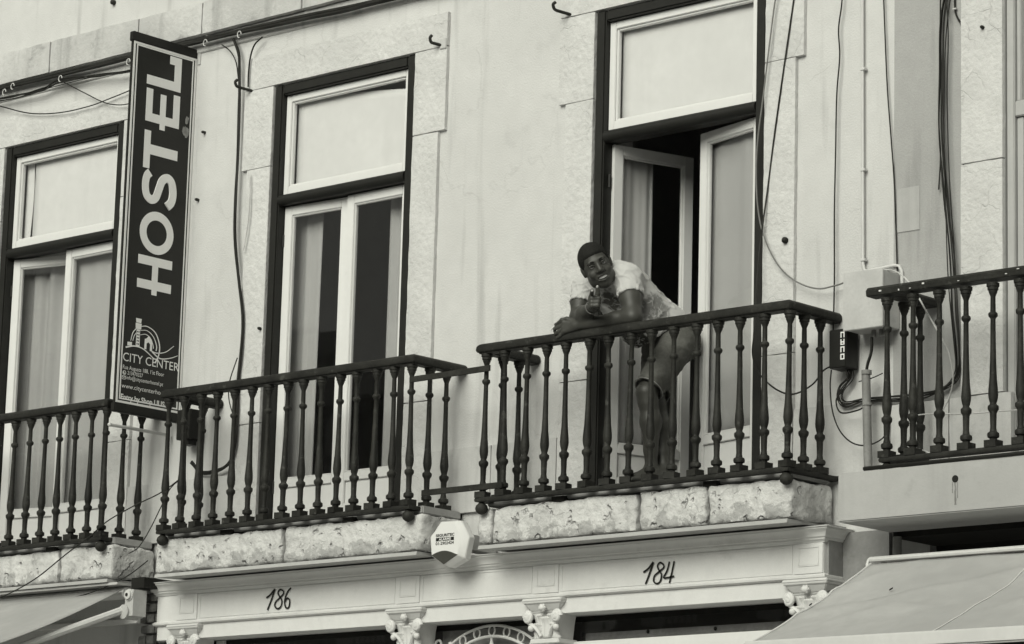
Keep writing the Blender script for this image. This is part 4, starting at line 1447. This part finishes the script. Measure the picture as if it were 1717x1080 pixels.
cable([(1524, 702), (1540, 696), (1570, 694), (1620, 694), (1670, 690), (1730, 686)], -0.2, 0.0032, 'white cable slung low behind the balusters of the flat-railed balcony', 'cable_white')
cable([(1524, 752), (1545, 754), (1580, 770), (1610, 776), (1680, 768), (1730, 755)], -0.3, 0.0035, 'white cable lying along the top of the plastered slab', 'cable_white')
cable([(306, 800), (270, 826), (225, 848), (180, 874), (150, 900), (110, 930), (60, 970), (10, 998), (-30, 1012)], [-.05, -.2, -.3, -.4, -.42, -.45, -.5, -.5, -.5], 0.0038, 'black cable slanting down across the balcony toward the folding awning')
cable([(304, 802), (285, 820), (270, 850), (250, 890), (232, 918), (216, 928)], [-.05, -.1, -.15, -.2, -.25, -.3], 0.0032, 'thin cable dropping beside the end of the pitted stone slab')
cable([(248, 940), (215, 965), (175, 985), (130, 1000), (60, 1010), (-20, 1016)], [-.1, -.25, -.34, -.36, -.36, -.36], 0.0035, 'black cable draped across the top of the folding awning')
cable([(1400, 803), (1430, 797), (1462, 792), (1490, 788)], -0.05, 0.005, 'black cable lying in the gap between two balcony slabs')
# white conduit
cn = thing('conduit', 'white plastic conduit running down the wall to the electric cabinet', 'conduit', at(1447, -20, -.02))
MB().tube([at(1446, -20, -.02), at(1447, 442, -.02), at(1449, 453, -.02), at(1455, 455, -.02), at(1500, 445, -.02), at(1508, 446, -.02), at(1512, 455, -.02), at(1513, 480, -.02)], 0.0085, 8).build('tube', M['conduit'], cn, smooth=60)
for yy in (116, 285, 436):
    p = at(1448, yy, -.02)
    MB().obox(p, (0.014, 0, 0), (0, 0.012, 0), (0, 0, 0.006)).build('clip', M['conduit'], cn)


# hooks, bolts and little fittings on the wall
def hook(px, py, label, flip=1, s=1.0):
    p = at(px, py, -0.025)
    q = MB()
    q.tube(spline([p + Vector((0.03 * flip, 0.02, -0.012)), p, p + Vector((-0.02 * flip, -0.05 * s, 0.006)), p + Vector((-0.03 * flip, -0.085 * s, 0.012)), p + Vector((-0.03 * flip, -0.10 * s, 0.035)), p + Vector((-0.022 * flip, -0.09 * s, 0.05))], 4), 0.009, 7)
    o = q.build('iron_hook', M['iron'], smooth=60, origin=p)
    tag(o, label, 'hook', 'iron hooks on the window surrounds')


hook(955, 24, 'rusty iron hook at the top corner of the open window surround')
hook(740, 76, 'stubby iron hook beside the closed window on its cemented patch', s=0.6)
hook(421, 152, 'iron hook with cable at the window surround next to the hostel sign')
p = at(738, 74, -0.03)
MB().box(p.x - 0.004, p.x + 0.045, -0.031, -0.02, p.z - 0.03, p.z + 0.03).build('cement_patch', M['dado'], bld, bev=0.003)
for (px, py, y, lab) in ((1317, 403, -.03, 'dark iron bolt end set in the wall right of the open window'), (331, 335, -.01, 'tiny dark bolt in the plaster beside the sign'),
                         (342, 222, -.01, 'small rusty nail in the plaster between sign and cables'), (190, 4, -.01, 'dark bolt end high above the string course'),
                         (436, 551, -.03, 'small dark bolt in the stone jamb of the closed window'), (1648, 46, -.036, 'dark bolt hole plug near the top of the stone jamb')):
    p = at(px, py, y)
    r = 0.016 if 'iron' in lab or 'high' in lab else 0.009
    tag(MB().lathe([(r, 0.015), (r, -0.012), (r * .6, -0.018)], p, 8, 'y').build('wall_bolt', M['iron'], smooth=50, origin=p), lab, 'bolt')
for (px, py) in ((102, 132), (22, 145), (8, 155), (345, 72), (402, 58), (216, 104)):
    p = at(px, py, -0.06)
    q = MB()
    q.tube([p + Vector((0.016 * math.cos(a * .55), -0.004, 0.020 * math.sin(a * .55))) for a in range(10)], 0.0035, 5)
    tag(q.build('cable_ring', M['cable_white'], smooth=60, origin=p), 'small pale ring holding the dark cable trunk to the wall', 'cable ring', 'rings along the cable trunk')

# ================================================================== OPPOSITE HOUSE (seen in the window glass)
op = thing('opposite_house', 'pale balconied house across the street, mirrored in the window glass', 'building', (-8, -30.0, ZG))
MB().box(-60, 40, -31.5, -30.0, ZG, 12.2).build('wall', M['opposite'], op)
MB().box(-60, 40, -31.5, -29.6, 12.2, 12.6).build('cornice', M['opp_stone'], op)
wm = MB()
wm.box(-0.6, 0.6, 0, 0.03, 0, 2.4)
wm.box(-0.05, 0.05, 0.03, 0.05, 0, 2.4)
WMESH = wm.mesh('window', M['frame_dark'])
bmh = MB()
bmh.box(-1.0, 1.0, 0, 0.5, -0.16, 0)
for i in range(15):
    bmh.box(-0.96 + i * 0.137 - 0.012, -0.96 + i * 0.137 + 0.012, 0.44, 0.465, 0, 0.9)
bmh.box(-1.0, 1.0, 0.42, 0.48, 0.9, 0.94)
BMESH = bmh.mesh('balcony', M['iron'])
for fl_ in (0, 1, 2):
    for k in range(-18, 4):
        inst('window', WMESH, (k * 2.5 - 1.0, -29.999, 4.2 + fl_ * 3.1), op)
        inst('balcony', BMESH, (k * 2.5 - 1.0, -29.998, 4.2 + fl_ * 3.1), op)

# ================================================================== PERSON
class Field:
    def __init__(self, lo, hi, h):
        self.lo = np.array(lo, float)
        self.h = h
        self.n = np.ceil((np.array(hi) - self.lo) / h).astype(int) + 1
        self.d = np.full(self.n, 9.0, np.float32)

    def _sub(self, lo, hi):
        a = np.clip(np.floor((np.array(lo) - self.lo) / self.h).astype(int), 0, self.n)
        b = np.clip(np.ceil((np.array(hi) - self.lo) / self.h).astype(int) + 1, 0, self.n)
        ax = [self.lo[i] + self.h * np.arange(a[i], b[i]) for i in range(3)]
        g = [ax[0][:, None, None].astype(np.float32), ax[1][None, :, None].astype(np.float32), ax[2][None, None, :].astype(np.float32)]
        return tuple(slice(a[i], b[i]) for i in range(3)), g

    def union(self, fn, lo, hi, k=0.02):
        s, p = self._sub(np.array(lo) - k - 2 * self.h, np.array(hi) + k + 2 * self.h)
        if min(q.size for q in p) == 0:
            return
        b = fn(p)
        a = self.d[s]
        if k <= 0:
            self.d[s] = np.minimum(a, b)
            return
        t = np.clip(0.5 + 0.5 * (a - b) / k, 0, 1)
        self.d[s] = a * (1 - t) + b * t - k * t * (1 - t)

    def cut(self, fn, lo, hi, k=0.004):
        s, p = self._sub(np.array(lo) - k, np.array(hi) + k)
        if min(q.size for q in p) == 0:
            return
        b = -fn(p)
        a = self.d[s]
        t = np.clip(0.5 - 0.5 * (a - b) / k, 0, 1)
        self.d[s] = a * (1 - t) + b * t + k * t * (1 - t)

    def cone(self, a, b, ra, rb, k=0.02):
        a, b = np.array(a, float), np.array(b, float)
        r = max(ra, rb) + 0.01
        self.union(lambda p: cone_d(p, a, b, ra, rb), np.minimum(a, b) - r, np.maximum(a, b) + r, k)

    def ell(self, c, r, R=None, k=0.02, cut=False):
        c = np.array(c, float)
        m = max(r) + 0.01
        fn = lambda p: ell_d(p, c, r, R)
        (self.cut if cut else self.union)(fn, c - m, c + m, k)

    def surface(self):
        d, n, h = self.d, self.n, self.h
        ins = d < 0
        c = np.zeros(n - 1, np.int8)
        for i in (0, 1):
            for j in (0, 1):
                for k in (0, 1):
                    c += ins[i:n[0] - 1 + i, j:n[1] - 1 + j, k:n[2] - 1 + k]
        act = (c > 0) & (c < 8)
        idx = np.argwhere(act)
        ids = np.full(n - 1, -1, np.int64)
        ids[act] = np.arange(len(idx))
        acc = np.zeros((len(idx), 3))
        cnt = np.zeros(len(idx))
        I, J, K = idx.T
        corners = [(i, j, k) for i in (0, 1) for j in (0, 1) for k in (0, 1)]
        for a in corners:
            for ax in range(3):
                if a[ax] == 1:
                    continue
                b = list(a)
                b[ax] = 1
                va = d[I + a[0], J + a[1], K + a[2]]
                vb = d[I + b[0], J + b[1], K + b[2]]
                m = (va < 0) != (vb < 0)
                t = np.where(m, va / np.where(m, va - vb, 1), 0)
                p = np.tile(np.array(a, float), (len(idx), 1))
                p[:, ax] += t
                acc[m] += p[m]
                cnt[m] += 1
        V = self.lo + h * (idx + acc / cnt[:, None])
        F = []
        for ax in range(3):
            o1, o2 = [(1, 2), (2, 0), (0, 1)][ax]
            sl0 = [slice(1, n[q] - 1) for q in range(3)]
            sl0[ax] = slice(0, n[ax] - 1)
            sl1 = list(sl0)
            sl1[ax] = slice(1, n[ax])
            A, B = ins[tuple(sl0)], ins[tuple(sl1)]
            for flip, msk in ((0, A & ~B), (1, ~A & B)):
                e = np.argwhere(msk)
                off = np.array([1, 1, 1])
                off[ax] = 0
                e = e + off
                q = []
                for (da, db) in ((0, 0), (-1, 0), (-1, -1), (0, -1)):
                    f = e.copy()
                    f[:, o1] += da
                    f[:, o2] += db
                    q.append(ids[f[:, 0], f[:, 1], f[:, 2]])
                q = np.stack(q, -1)
                F.append(q[:, ::-1] if flip else q)
        return V, np.concatenate(F)


def plane_d(p, o, n):
    return ((p[0] - np.float32(o[0])) * np.float32(n[0]) + (p[1] - np.float32(o[1])) * np.float32(n[1])) + (p[2] - np.float32(o[2])) * np.float32(n[2])


def cone_d(p, a, b, ra, rb):
    a, b = np.asarray(a, np.float32), np.asarray(b, np.float32)
    ab = b - a
    L2 = np.float32(max(float(ab @ ab), 1e-9))
    u = plane_d(p, a, ab)
    t = np.clip(u / L2, 0, 1)
    q2 = ((p[0] - a[0]) ** 2 + (p[1] - a[1]) ** 2) + (p[2] - a[2]) ** 2 + t * (t * L2 - 2 * u)
    return np.sqrt(np.maximum(q2, 0)) - (np.float32(ra) + np.float32(rb - ra) * t)


def ell_d(p, c, r, R=None):
    R = np.eye(3) if R is None else np.asarray(R)
    k0 = k1 = 0
    for i in range(3):
        q = plane_d(p, c, R[i] / r[i])
        q = q * q
        k0 = k0 + q
        k1 = k1 + q / np.float32(r[i] * r[i])
    k0, k1 = np.sqrt(k0), np.sqrt(k1)
    return k0 * (k0 - 1) / np.maximum(k1, np.float32(1e-6))


def np_mesh(name, V, F, mat, parent, disp=None):
    off = np.array(org(parent))
    me = bpy.data.meshes.new(name)
    me.from_pydata((V - off).tolist(), [], F.tolist())
    me.update()
    for p in me.polygons:
        p.use_smooth = True
    if disp:
        nv = len(me.vertices)
        co, no = np.empty(nv * 3, np.float32), np.empty(nv * 3, np.float32)
        me.vertices.foreach_get('co', co)
        me.vertices.foreach_get('normal', no)
        dd = np.array([disp(Vector(c)) for c in V.tolist()], np.float32)
        me.vertices.foreach_set('co', (co.reshape(-1, 3) + no.reshape(-1, 3) * dd[:, None]).ravel())
        me.update()
    if mat is not None:
        me.materials.append(mat)
    o = bpy.data.objects.new(name, me)
    return reg(o, parent, org(parent))


def A3(px, py, Y):
    return np.array(at(px, py, Y))


def unit(v):
    return v / np.linalg.norm(v)


IR, IU = AX[0], -AX[1]
TC = unit(CAM - A3(999, 445, -0.44))        # from the head towards the viewer
per = thing('person', 'person in pale printed T-shirt and denim shorts leaning on railing, hand pointing', 'person', (0.0, -0.2, 3.985))

# skeleton --------------------------------------------------------------
shL, elL, wrL = A3(1054, 468, -.30), A3(1062, 532, -.36), A3(966, 546, -.415)
shR, elR, wrR = A3(981, 484, -.29), A3(969, 534, -.36), A3(995, 514, -.50)
pel, chest, nbase = A3(1124, 566, 0.02), A3(1046, 492, -.20), A3(1016, 466, -.31)
hipL, knL, anL = A3(1134, 582, -.04), A3(1084, 658, -.25), A3(1093, 779, -.22)
hipR, knR, anR = A3(1106, 584, .04), A3(1097, 668, -.12), A3(1115, 776, -.15)
toeL, toeR = A3(1066, 799, -.33), A3(1096, 793, -.27)
ZF = 3.985
anL[2], anR[2] = ZF + 0.085, ZF + 0.085
toeL[2], toeR[2] = ZF + 0.020, ZF + 0.020

# head frame
HC = A3(1000.0, 445.5, -.44)
Fh = unit(TC + 0.10 * IR + 0.02 * IU)
rl = math.radians(25)
Uh = IU * math.cos(rl) - IR * math.sin(rl)
Uh = unit(Uh - Fh * (Uh @ Fh))
Rh = np.cross(Uh, Fh)
RH = np.array([Rh, Uh, Fh])
KS = 1.02


def hp(x, y, z):
    return HC + KS * (Rh * x + Uh * y + Fh * z)


def hell(f, c, r, k=0.012, cut=False):
    f.ell(hp(*c), [KS * q for q in r], RH, k, cut)


def hcone(f, a, b, ra, rb, k=0.01):
    f.cone(hp(*a), hp(*b), KS * ra, KS * rb, k)


lo = np.array([-0.62, -0.72, 3.93])
hi = np.array([0.30, 0.26, 5.30])
B = Field(lo, hi, 0.0040)
# torso
sp_ = unit(nbase - pel)
lat = unit(shL - shR)
lat = unit(lat - sp_ * (lat @ sp_))
fro = np.cross(sp_, lat)
if fro[1] > 0:
    fro = -fro
TR = np.array([lat, sp_, fro])
B.ell(pel, (.150, .13, .105), TR, .03)
B.ell(pel + (chest - pel) * .5, (.130, .17, .092), TR, .05)
B.ell(chest, (.152, .17, .105), TR, .05)
B.ell(nbase + (chest - nbase) * .35, (.15, .08, .075), TR, .04)
B.cone(shL, shR, .048, .048, .04)
# neck
B.cone(nbase + (chest - nbase) * .10, hp(0, -.055, -.028), .058, .054, .025)
# head
hell(B, (0, .032, -.014), (.070, .084, .094), .01)
hell(B, (0, -.030, .012), (.060, .082, .075), .03)
hell(B, (0, -.068, .030), (.043, .046, .052), .03)
hell(B, (0, -.100, .056), (.026, .018, .020), .02)
for s in (-1, 1):
    hell(B, (s * .038, -.034, .057), (.023, .021, .023), .016)
    hell(B, (s * .047, -.066, .005), (.018, .030, .030), .025)
    hell(B, (s * .072, -.006, -.010), (.009, .030, .017), .006)
    hell(B, (s * .076, .004, -.006), (.006, .018, .011), .004)
hcone(B, (-.034, .026, .076), (.034, .026, .076), .011, .011, .012)
for s in (-1, 1):
    hell(B, (s * .031, .004, .093), (.018, .010, .014), .010, cut=True)
hcone(B, (0, .018, .080), (0, -.024, .099), .008, .013, .012)
for s in (-1, 1):
    hell(B, (s * .014, -.028, .090), (.011, .009, .011), .006)
# smiling mouth
for pts, r_ in ((((-.038, -.046, .064), (-.018, -.0535, .082), (0, -.0535, .087), (.018, -.0535, .082), (.038, -.046, .064)), .0055),
                (((-.038, -.047, .064), (-.022, -.070, .079), (0, -.0775, .084), (.022, -.070, .079), (.038, -.047, .064)), .0064)):
    for a, b in zip(pts[:-1], pts[1:]):
        hcone(B, a, b, r_, r_, .006)
hell(B, (0, -.0640, .088), (.027, .0085, .022), .003, cut=True)
# arms
B.cone(shL, (shL + elL) / 2, .056, .054, .03)
B.cone((shL + elL) / 2, elL, .054, .042, .03)
B.cone(elL, elL + (wrL - elL) * .3, .041, .042, .03)
B.cone(elL + (wrL - elL) * .3, wrL, .042, .0235, .02)
B.cone(shR, (shR + elR) / 2, .054, .050, .03)
B.cone((shR + elR) / 2, elR, .050, .040, .03)
B.cone(elR, elR + (wrR - elR) * .4, .039, .039, .03)
B.cone(elR + (wrR - elR) * .4, wrR, .039, .0245, .02)


# left hand: relaxed on the rail, thumb upward, fingers curled round a cigarette
def finger(f, pts, r0, r1, k=0.005):
    for i in range(len(pts) - 1):
        t0, t1 = i / (len(pts) - 1), (i + 1) / (len(pts) - 1)
        f.cone(pts[i], pts[i + 1], r0 + (r1 - r0) * t0, r0 + (r1 - r0) * t1, k)


dL = unit(wrL - elL)
upL = np.array([0, 0, 1.0])
upL = unit(upL - dL * (upL @ dL))
inL = np.cross(upL, dL)
if inL[1] < 0:
    inL = -inL
for o_ in (-.022, 0, .022):
    B.cone(wrL + upL * o_ * .5, wrL + dL * .072 + upL * o_, .017, .0135, .012)
LH = []
for i, (o_, L_) in enumerate(((.028, .062), (.009, .072), (-.010, .066), (-.028, .050))):
    k0 = wrL + dL * .074 + upL * (o_ + .004)
    k1 = k0 + dL * L_ * .50 + inL * .004 - upL * (.004 + .004 * i)
    k2 = k1 + dL * L_ * .34 + inL * L_ * .10 - upL * .005
    k3 = k2 + dL * L_ * .14 + inL * L_ * .20 - upL * .008
    finger(B, [k0, k1, k2, k3], .0105, .0080)
    LH.append((k1, k2, k3))
t0 = wrL + dL * .018 + upL * .024
finger(B, [t0, t0 + dL * .036 + upL * .018, t0 + dL * .064 + upL * .016 - inL * .004, t0 + dL * .084 + upL * .006], .0135, .0085)

# right hand: index and thumb out towards the viewer, other fingers folded
dR = unit(TC * .93 + IU * .22 - IR * .05)
upR = unit(IU - dR * (IU @ dR))
rtR = np.cross(upR, dR)
if rtR @ IR < 0:
    rtR = -rtR
pR = wrR + unit(wrR - elR) * .012
for o_ in (-.026, -.008, .012, .026):
    B.cone(pR + upR * o_ * .55, pR + dR * .062 + upR * (o_ + .004) - rtR * .010, .019, .0165, .012)
    B.cone(pR + upR * o_ * .5 + rtR * .012, pR + dR * .055 + upR * o_ + rtR * .012, .016, .015, .012)
knk = [pR + dR * .066 + upR * (o_ + .005) - rtR * .012 for o_ in (.030, .011, -.008, -.026)]
# index pointing
finger(B, [knk[0], knk[0] + dR * .040 + upR * .004 + rtR * .005, knk[0] + dR * .064 + upR * .007 + rtR * .008, knk[0] + dR * .086 + upR * .007 + rtR * .010], .0110, .0080)
idx_tip = knk[0] + dR * .086 + upR * .007 + rtR * .010
RF = []
for i in (1, 2, 3):
    k0 = knk[i]
    k1 = k0 + dR * .030 + rtR * .006
    k2 = k1 + rtR * (.038 - .003 * i) + dR * .004
    k3 = k2 - dR * .026 + rtR * .002
    finger(B, [k0, k1, k2, k3], .0125, .0108)
    RF.append((k1, k2))
t0 = pR + dR * .022 + upR * .024 + rtR * .014
th_tip = t0 + upR * .060 + dR * .026 + rtR * .004
finger(B, [t0, t0 + upR * .030 + dR * .014 + rtR * .006, th_tip], .0150, .0105)

# legs and feet
for hip, kn, an, toe in ((hipL, knL, anL, toeL), (hipR, knR, anR, toeR)):
    B.cone(hip, kn, .076, .050, .03)
    dsh = an - kn
    back = np.array([0.30, 0.95, 0.0])
    B.cone(kn, kn + dsh * .12, .050, .047, .02)
    B.cone(kn + dsh * .12 + back * .010, kn + dsh * .38 + back * .014, .047, .052, .025)
    B.cone(kn + dsh * .38 + back * .014, kn + dsh * .75 + back * .004, .052, .034, .025)
    B.cone(kn + dsh * .75, an, .034, .032, .02)
    heel = an + back * .030
    heel[2] = ZF + 0.030
    B.cone(an, heel, .032, .030, .02)
    fd = toe - an
    fd[2] = 0
    fd = unit(fd)
    sd = np.array([-fd[1], fd[0], 0])
    ball_ = an + fd * .115
    ball_[2] = ZF + .024
    B.cone(an + fd * .02 - np.array([0, 0, .02]), ball_, .034, .026, .025)
    B.cone(heel, ball_, .028, .024, .02)
    for j, (o_, L_, r_) in enumerate(((.026, .052, .0125), (.008, .050, .0095), (-.008, .044, .009), (-.022, .036, .0085), (-.034, .026, .008))):
        a = ball_ + sd * o_ * .9
        a[2] = ZF + .018
        b = a + fd * L_ + sd * o_ * .15
        b[2] = ZF + .012
        B.cone(a, b, r_ * 1.1, r_, .008)
V, F = B.surface()
body = np_mesh('body', V, F, M['skin'], per)

# hair cap --------------------------------------------------------------
m = .14
Hf = Field(HC - m, HC + m, .0023)
pp_ = Hf._sub(HC - m, HC + m)
p = pp_[1]
hx, hy, hz = (plane_d(p, HC, RH[i]) / KS for i in range(3))
skull = ell_d([hx, hy, hz], np.array([0, .032, -.014]), (.0702, .0842, .0942))
line = np.interp(hz, [-.11, -.03, .0, .036, .052, .10], [-.050, -.032, -.006, .012, .050, .060]) + 0.0 * hx
line = line + .0014 * np.sin(hx * 430 + hz * 300) * np.sin(hz * 520 - hx * 210)
over = np.clip((hy - line) / .022, 0, 1)
Hf.d[pp_[0]] = np.maximum(skull - .0006 - .0056 * over * (2 - over), (line - hy) * .8).astype(np.float32)
V, F = Hf.surface()
np_mesh('hair', V, F, M['hair'], per, lambda c: 0.0016 * noise.noise(c * 240))

# eyes, brows, teeth, nails ---------------------------------------------
for s in (-1, 1):
    e = MB()
    e.ball(hp(s * .031, .0055, .0705), KS * .0125, 14, 10)
    eo = e.build('eye', M['eye'], per, smooth=80)
    gz_ = unit(Fh * 1.0 - Rh * .08)
    c0 = hp(s * .031, .0055, .0705) + gz_ * KS * .0105
    e = MB()
    e.ball(c0, KS * .0050, 10, 8)
    e.build('iris', M['iris'], eo, smooth=80)
    e = MB()
    pts = [hp(s * .014, .0225, .0870), hp(s * .026, .0275, .0870), hp(s * .039, .0265, .0790), hp(s * .048, .0205, .0690)]
    e.tube(spline([Vector(v) for v in pts], 4), [KS * .0042 * (1 - .5 * i / 12) for i in range(13)], 7)
    e.build('eyebrow', M['hair'], per, smooth=80)
    # lids
    e = MB()
    pts = [hp(s * .0175, .0030, .0805), hp(s * .024, .0095, .0845), hp(s * .033, .0108, .0840), hp(s * .043, .0050, .0765)]
    e.tube(spline([Vector(v) for v in pts], 4), KS * .0042, 7)
    e.build('eyelid', M['skin'], per, smooth=80)
e = MB()


def teeth_f(u, v):
    x = (u - .5) * .052
    z = .0845 - 12.0 * x * x
    y = -.0570 - .0105 * v + 7.0 * x * x
    return hp(x, y, z + .001 * math.cos(u * 6.283 * 8))


e.grid(teeth_f, 32, 3)
te = e.build('teeth', M['teeth'], per, smooth=80)
e = MB()
e.ball(hp(0, -.064, .052), [KS * .024] * 3, 10, 8)
e.build('mouth_inside', M['iris'], per, smooth=80)
e = MB()
e.ball(th_tip + dR * .006 + upR * .002, (.0062, .0062, .0085), 8, 6)
e.build('thumb_nail', M['nail'], per, smooth=80)
e = MB()
e.ball(idx_tip + dR * .004, (.0062, .0062, .0062), 8, 6)
e.build('finger_nail', M['nail'], per, smooth=80)
# bracelet on the raised wrist
ax_ = unit(wrR - elR)
pu = unit(np.cross(ax_, [0, 0, 1]))
pv = np.cross(ax_, pu)
e = MB()
e.tube([Vector(wrR - ax_ * .022 + .034 * (pu * math.cos(a * math.pi / 10) + pv * math.sin(a * math.pi / 10))) for a in range(21)], .0020, 6)
e.build('bracelet', M['cable_grey'], per, smooth=80)

# T-shirt ---------------------------------------------------------------
S = Field(np.array([-0.62, -0.60, 4.55]), np.array([0.30, 0.24, 5.28]), .0042)
mid = pel + (chest - pel) * .5
S.ell(pel + (chest - pel) * .12, (.160, .12, .118), TR, .03)
S.ell(mid, (.152, .19, .112), TR, .06)
S.ell(chest, (.166, .18, .122), TR, .05)
S.ell(nbase + (chest - nbase) * .30, (.160, .085, .092), TR, .04)
S.cone(shL, shR, .062, .062, .05)
# front of the shirt hanging away from the belly
hang = mid - np.array([0, 0, .055]) + fro * .02
S.ell(hang, (.130, .14, .085), TR, .05)
drop = A3(1068, 548, -.18)
S.ell(drop, (.105, .085, .085), TR, .06)
for sh_, el_, fr_, r0, r1 in ((shL, elL, .46, .068, .066), (shR, elR, .52, .064, .062)):
    e_ = sh_ + (el_ - sh_) * fr_
    dv = unit(el_ - sh_)
    far = sh_ + (el_ - sh_) * (fr_ + .5)
    S.union(lambda p: np.maximum(cone_d(p, sh_, far, r0, r1), plane_d(p, e_, dv)), np.minimum(sh_, e_) - .1, np.maximum(sh_, e_) + .1, .025)
    fa = sh_ + (el_ - sh_) * 1.1
    S.cut(lambda p: np.maximum(cone_d(p, sh_, fa, r0 - .006, r1 - .006), -plane_d(p, e_ - dv * .016, dv)), np.minimum(e_, fa) - .09, np.maximum(e_, fa) + .09, .003)
# neck opening and hem
nc = nbase + (chest - nbase) * .02
ndir = unit(hp(0, -.06, -.03) - (nbase + (chest - nbase) * .3))
S.cut(lambda p: np.maximum(cone_d(p, nbase - ndir * .01, nbase + ndir * .25, .064, .080), -plane_d(p, nbase, ndir)), nc - .2, nc + .2, .008)
hem = A3(1139, 535, .06)
hn = unit(-sp_ * .9 - np.array([0, 0, 1]) * .42)
S.cut(lambda p: -plane_d(p, hem, hn), np.minimum(hem, drop) - .16, np.maximum(hem, drop) + .16, .006)


def wrinkle(c):
    u = Vector((c.x * 9, c.y * 9, c.z * 26))
    w = Vector((c.x * 20 + c.z * 14, c.y * 16, c.z * 12 - c.x * 8))
    k = max(0.0, 1 - abs(noise.noise(w)) * 5.0)
    k2 = max(0.0, 1 - abs(noise.noise(Vector((c.x * 8 - c.y * 10, c.y * 14 + c.z * 9, c.z * 20 + 4)))) * 5.0)
    return 0.0030 * noise.noise(u) + 0.0042 * k + 0.0038 * k2 + .0005


V, F = S.surface()
ms = material('tshirt', 0.50, var=0.10, scale=5, rough=0.95, bump=0.35, bscale=330, bdist=0.0015)
nt = ms.node_tree
bs = nt.nodes['Principled BSDF']
src = bs.inputs['Base Color'].links[0].from_socket
geo = N(nt, 'ShaderNodeNewGeometry')


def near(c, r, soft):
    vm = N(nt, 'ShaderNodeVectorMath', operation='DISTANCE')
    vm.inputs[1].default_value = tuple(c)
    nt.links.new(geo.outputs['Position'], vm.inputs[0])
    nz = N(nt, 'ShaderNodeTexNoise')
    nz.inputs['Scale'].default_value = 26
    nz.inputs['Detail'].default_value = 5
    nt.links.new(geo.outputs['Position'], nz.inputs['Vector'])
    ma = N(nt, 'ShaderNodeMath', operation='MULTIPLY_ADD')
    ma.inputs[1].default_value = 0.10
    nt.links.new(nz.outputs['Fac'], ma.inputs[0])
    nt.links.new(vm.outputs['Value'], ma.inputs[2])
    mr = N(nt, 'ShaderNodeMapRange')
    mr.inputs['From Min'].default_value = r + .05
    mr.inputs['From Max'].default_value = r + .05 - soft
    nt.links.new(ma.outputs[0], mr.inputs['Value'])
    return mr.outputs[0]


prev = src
for c, r, dark, cut_ in ((A3(1014, 515, -.36), .090, .10, .57), (A3(1094, 522, -.17), .095, .19, .54), (A3(1068, 572, -.20), .09, .05, .54)):  # dark print patches; the flank one also paints in shading
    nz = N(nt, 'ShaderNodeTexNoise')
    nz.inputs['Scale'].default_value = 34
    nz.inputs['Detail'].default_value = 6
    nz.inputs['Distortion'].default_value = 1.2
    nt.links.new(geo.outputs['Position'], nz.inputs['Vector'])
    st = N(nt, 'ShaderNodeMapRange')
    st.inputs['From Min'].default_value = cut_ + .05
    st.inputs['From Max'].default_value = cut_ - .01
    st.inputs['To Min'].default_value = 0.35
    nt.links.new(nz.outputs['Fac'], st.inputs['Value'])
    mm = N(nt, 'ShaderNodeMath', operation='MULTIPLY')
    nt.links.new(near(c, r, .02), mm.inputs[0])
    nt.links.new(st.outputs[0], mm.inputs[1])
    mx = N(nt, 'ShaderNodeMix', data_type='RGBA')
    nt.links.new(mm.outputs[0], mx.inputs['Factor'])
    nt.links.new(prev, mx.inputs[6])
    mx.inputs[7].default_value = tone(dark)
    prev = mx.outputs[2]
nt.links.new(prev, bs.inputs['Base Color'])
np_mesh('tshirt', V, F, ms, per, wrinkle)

# denim shorts ----------------------------------------------------------
D = Field(np.array([-0.35, -0.45, 4.30]), np.array([0.32, 0.28, 4.98]), .0042)
D.ell(pel - sp_ * .02, (.158, .14, .118), TR, .03)
for hip, kn, fr_ in ((hipL, knL, .94), (hipR, knR, .92)):
    dv = unit(kn - hip)
    e_ = hip + (kn - hip) * fr_
    far = kn + (kn - hip) * .5
    D.union(lambda p: np.maximum(cone_d(p, hip, far, .092, .066), plane_d(p, e_, dv)), np.minimum(hip, e_) - .13, np.maximum(hip, e_) + .13, .04)
    D.cut(lambda p: np.maximum(cone_d(p, hip, far, .084, .058), -plane_d(p, e_ - dv * .02, dv)), np.minimum(hip, e_) - .1, np.maximum(hip, e_) + .15, .003)
top = pel + sp_ * .075
D.cut(lambda p: -plane_d(p, top, sp_), top - .2, top + .2, .006)
V, F = D.surface()
np_mesh('shorts', V, F, M['denim'], per, lambda c: 0.0045 * noise.noise(Vector((c.x * 14, c.y * 14, c.z * 34))) + 0.003 * noise.noise(c * 40))
for hip, kn, fr_ in ((hipL, knL, .925), (hipR, knR, .905)):
    dv = unit(kn - hip)
    e_ = hip + (kn - hip) * fr_
    pu = unit(np.cross(dv, [0, 1, 0.3]))
    pv = np.cross(dv, pu)
    rr_ = .092 + (.066 - .092) * fr_ / 1.5 + .002
    e = MB()
    e.tube([Vector(e_ + rr_ * (pu * math.cos(a * math.pi / 14) + pv * math.sin(a * math.pi / 14))) for a in range(29)], .0028, 6)
    e.build('hem', M['denim_hem'], per, smooth=80)

# cigarette held in the relaxed hand
ca = LH[0][1] + dL * .004
q = MB()
q.tube([Vector(ca - dL * .012 + upL * .006), Vector(ca + dL * .030 - upL * .024)], .0035, 7)
tag(q.build('cigarette', M['paper'], smooth=60, origin=Vector(ca)), 'cigarette between the fingers of the hand resting on the railing', 'cigarette')
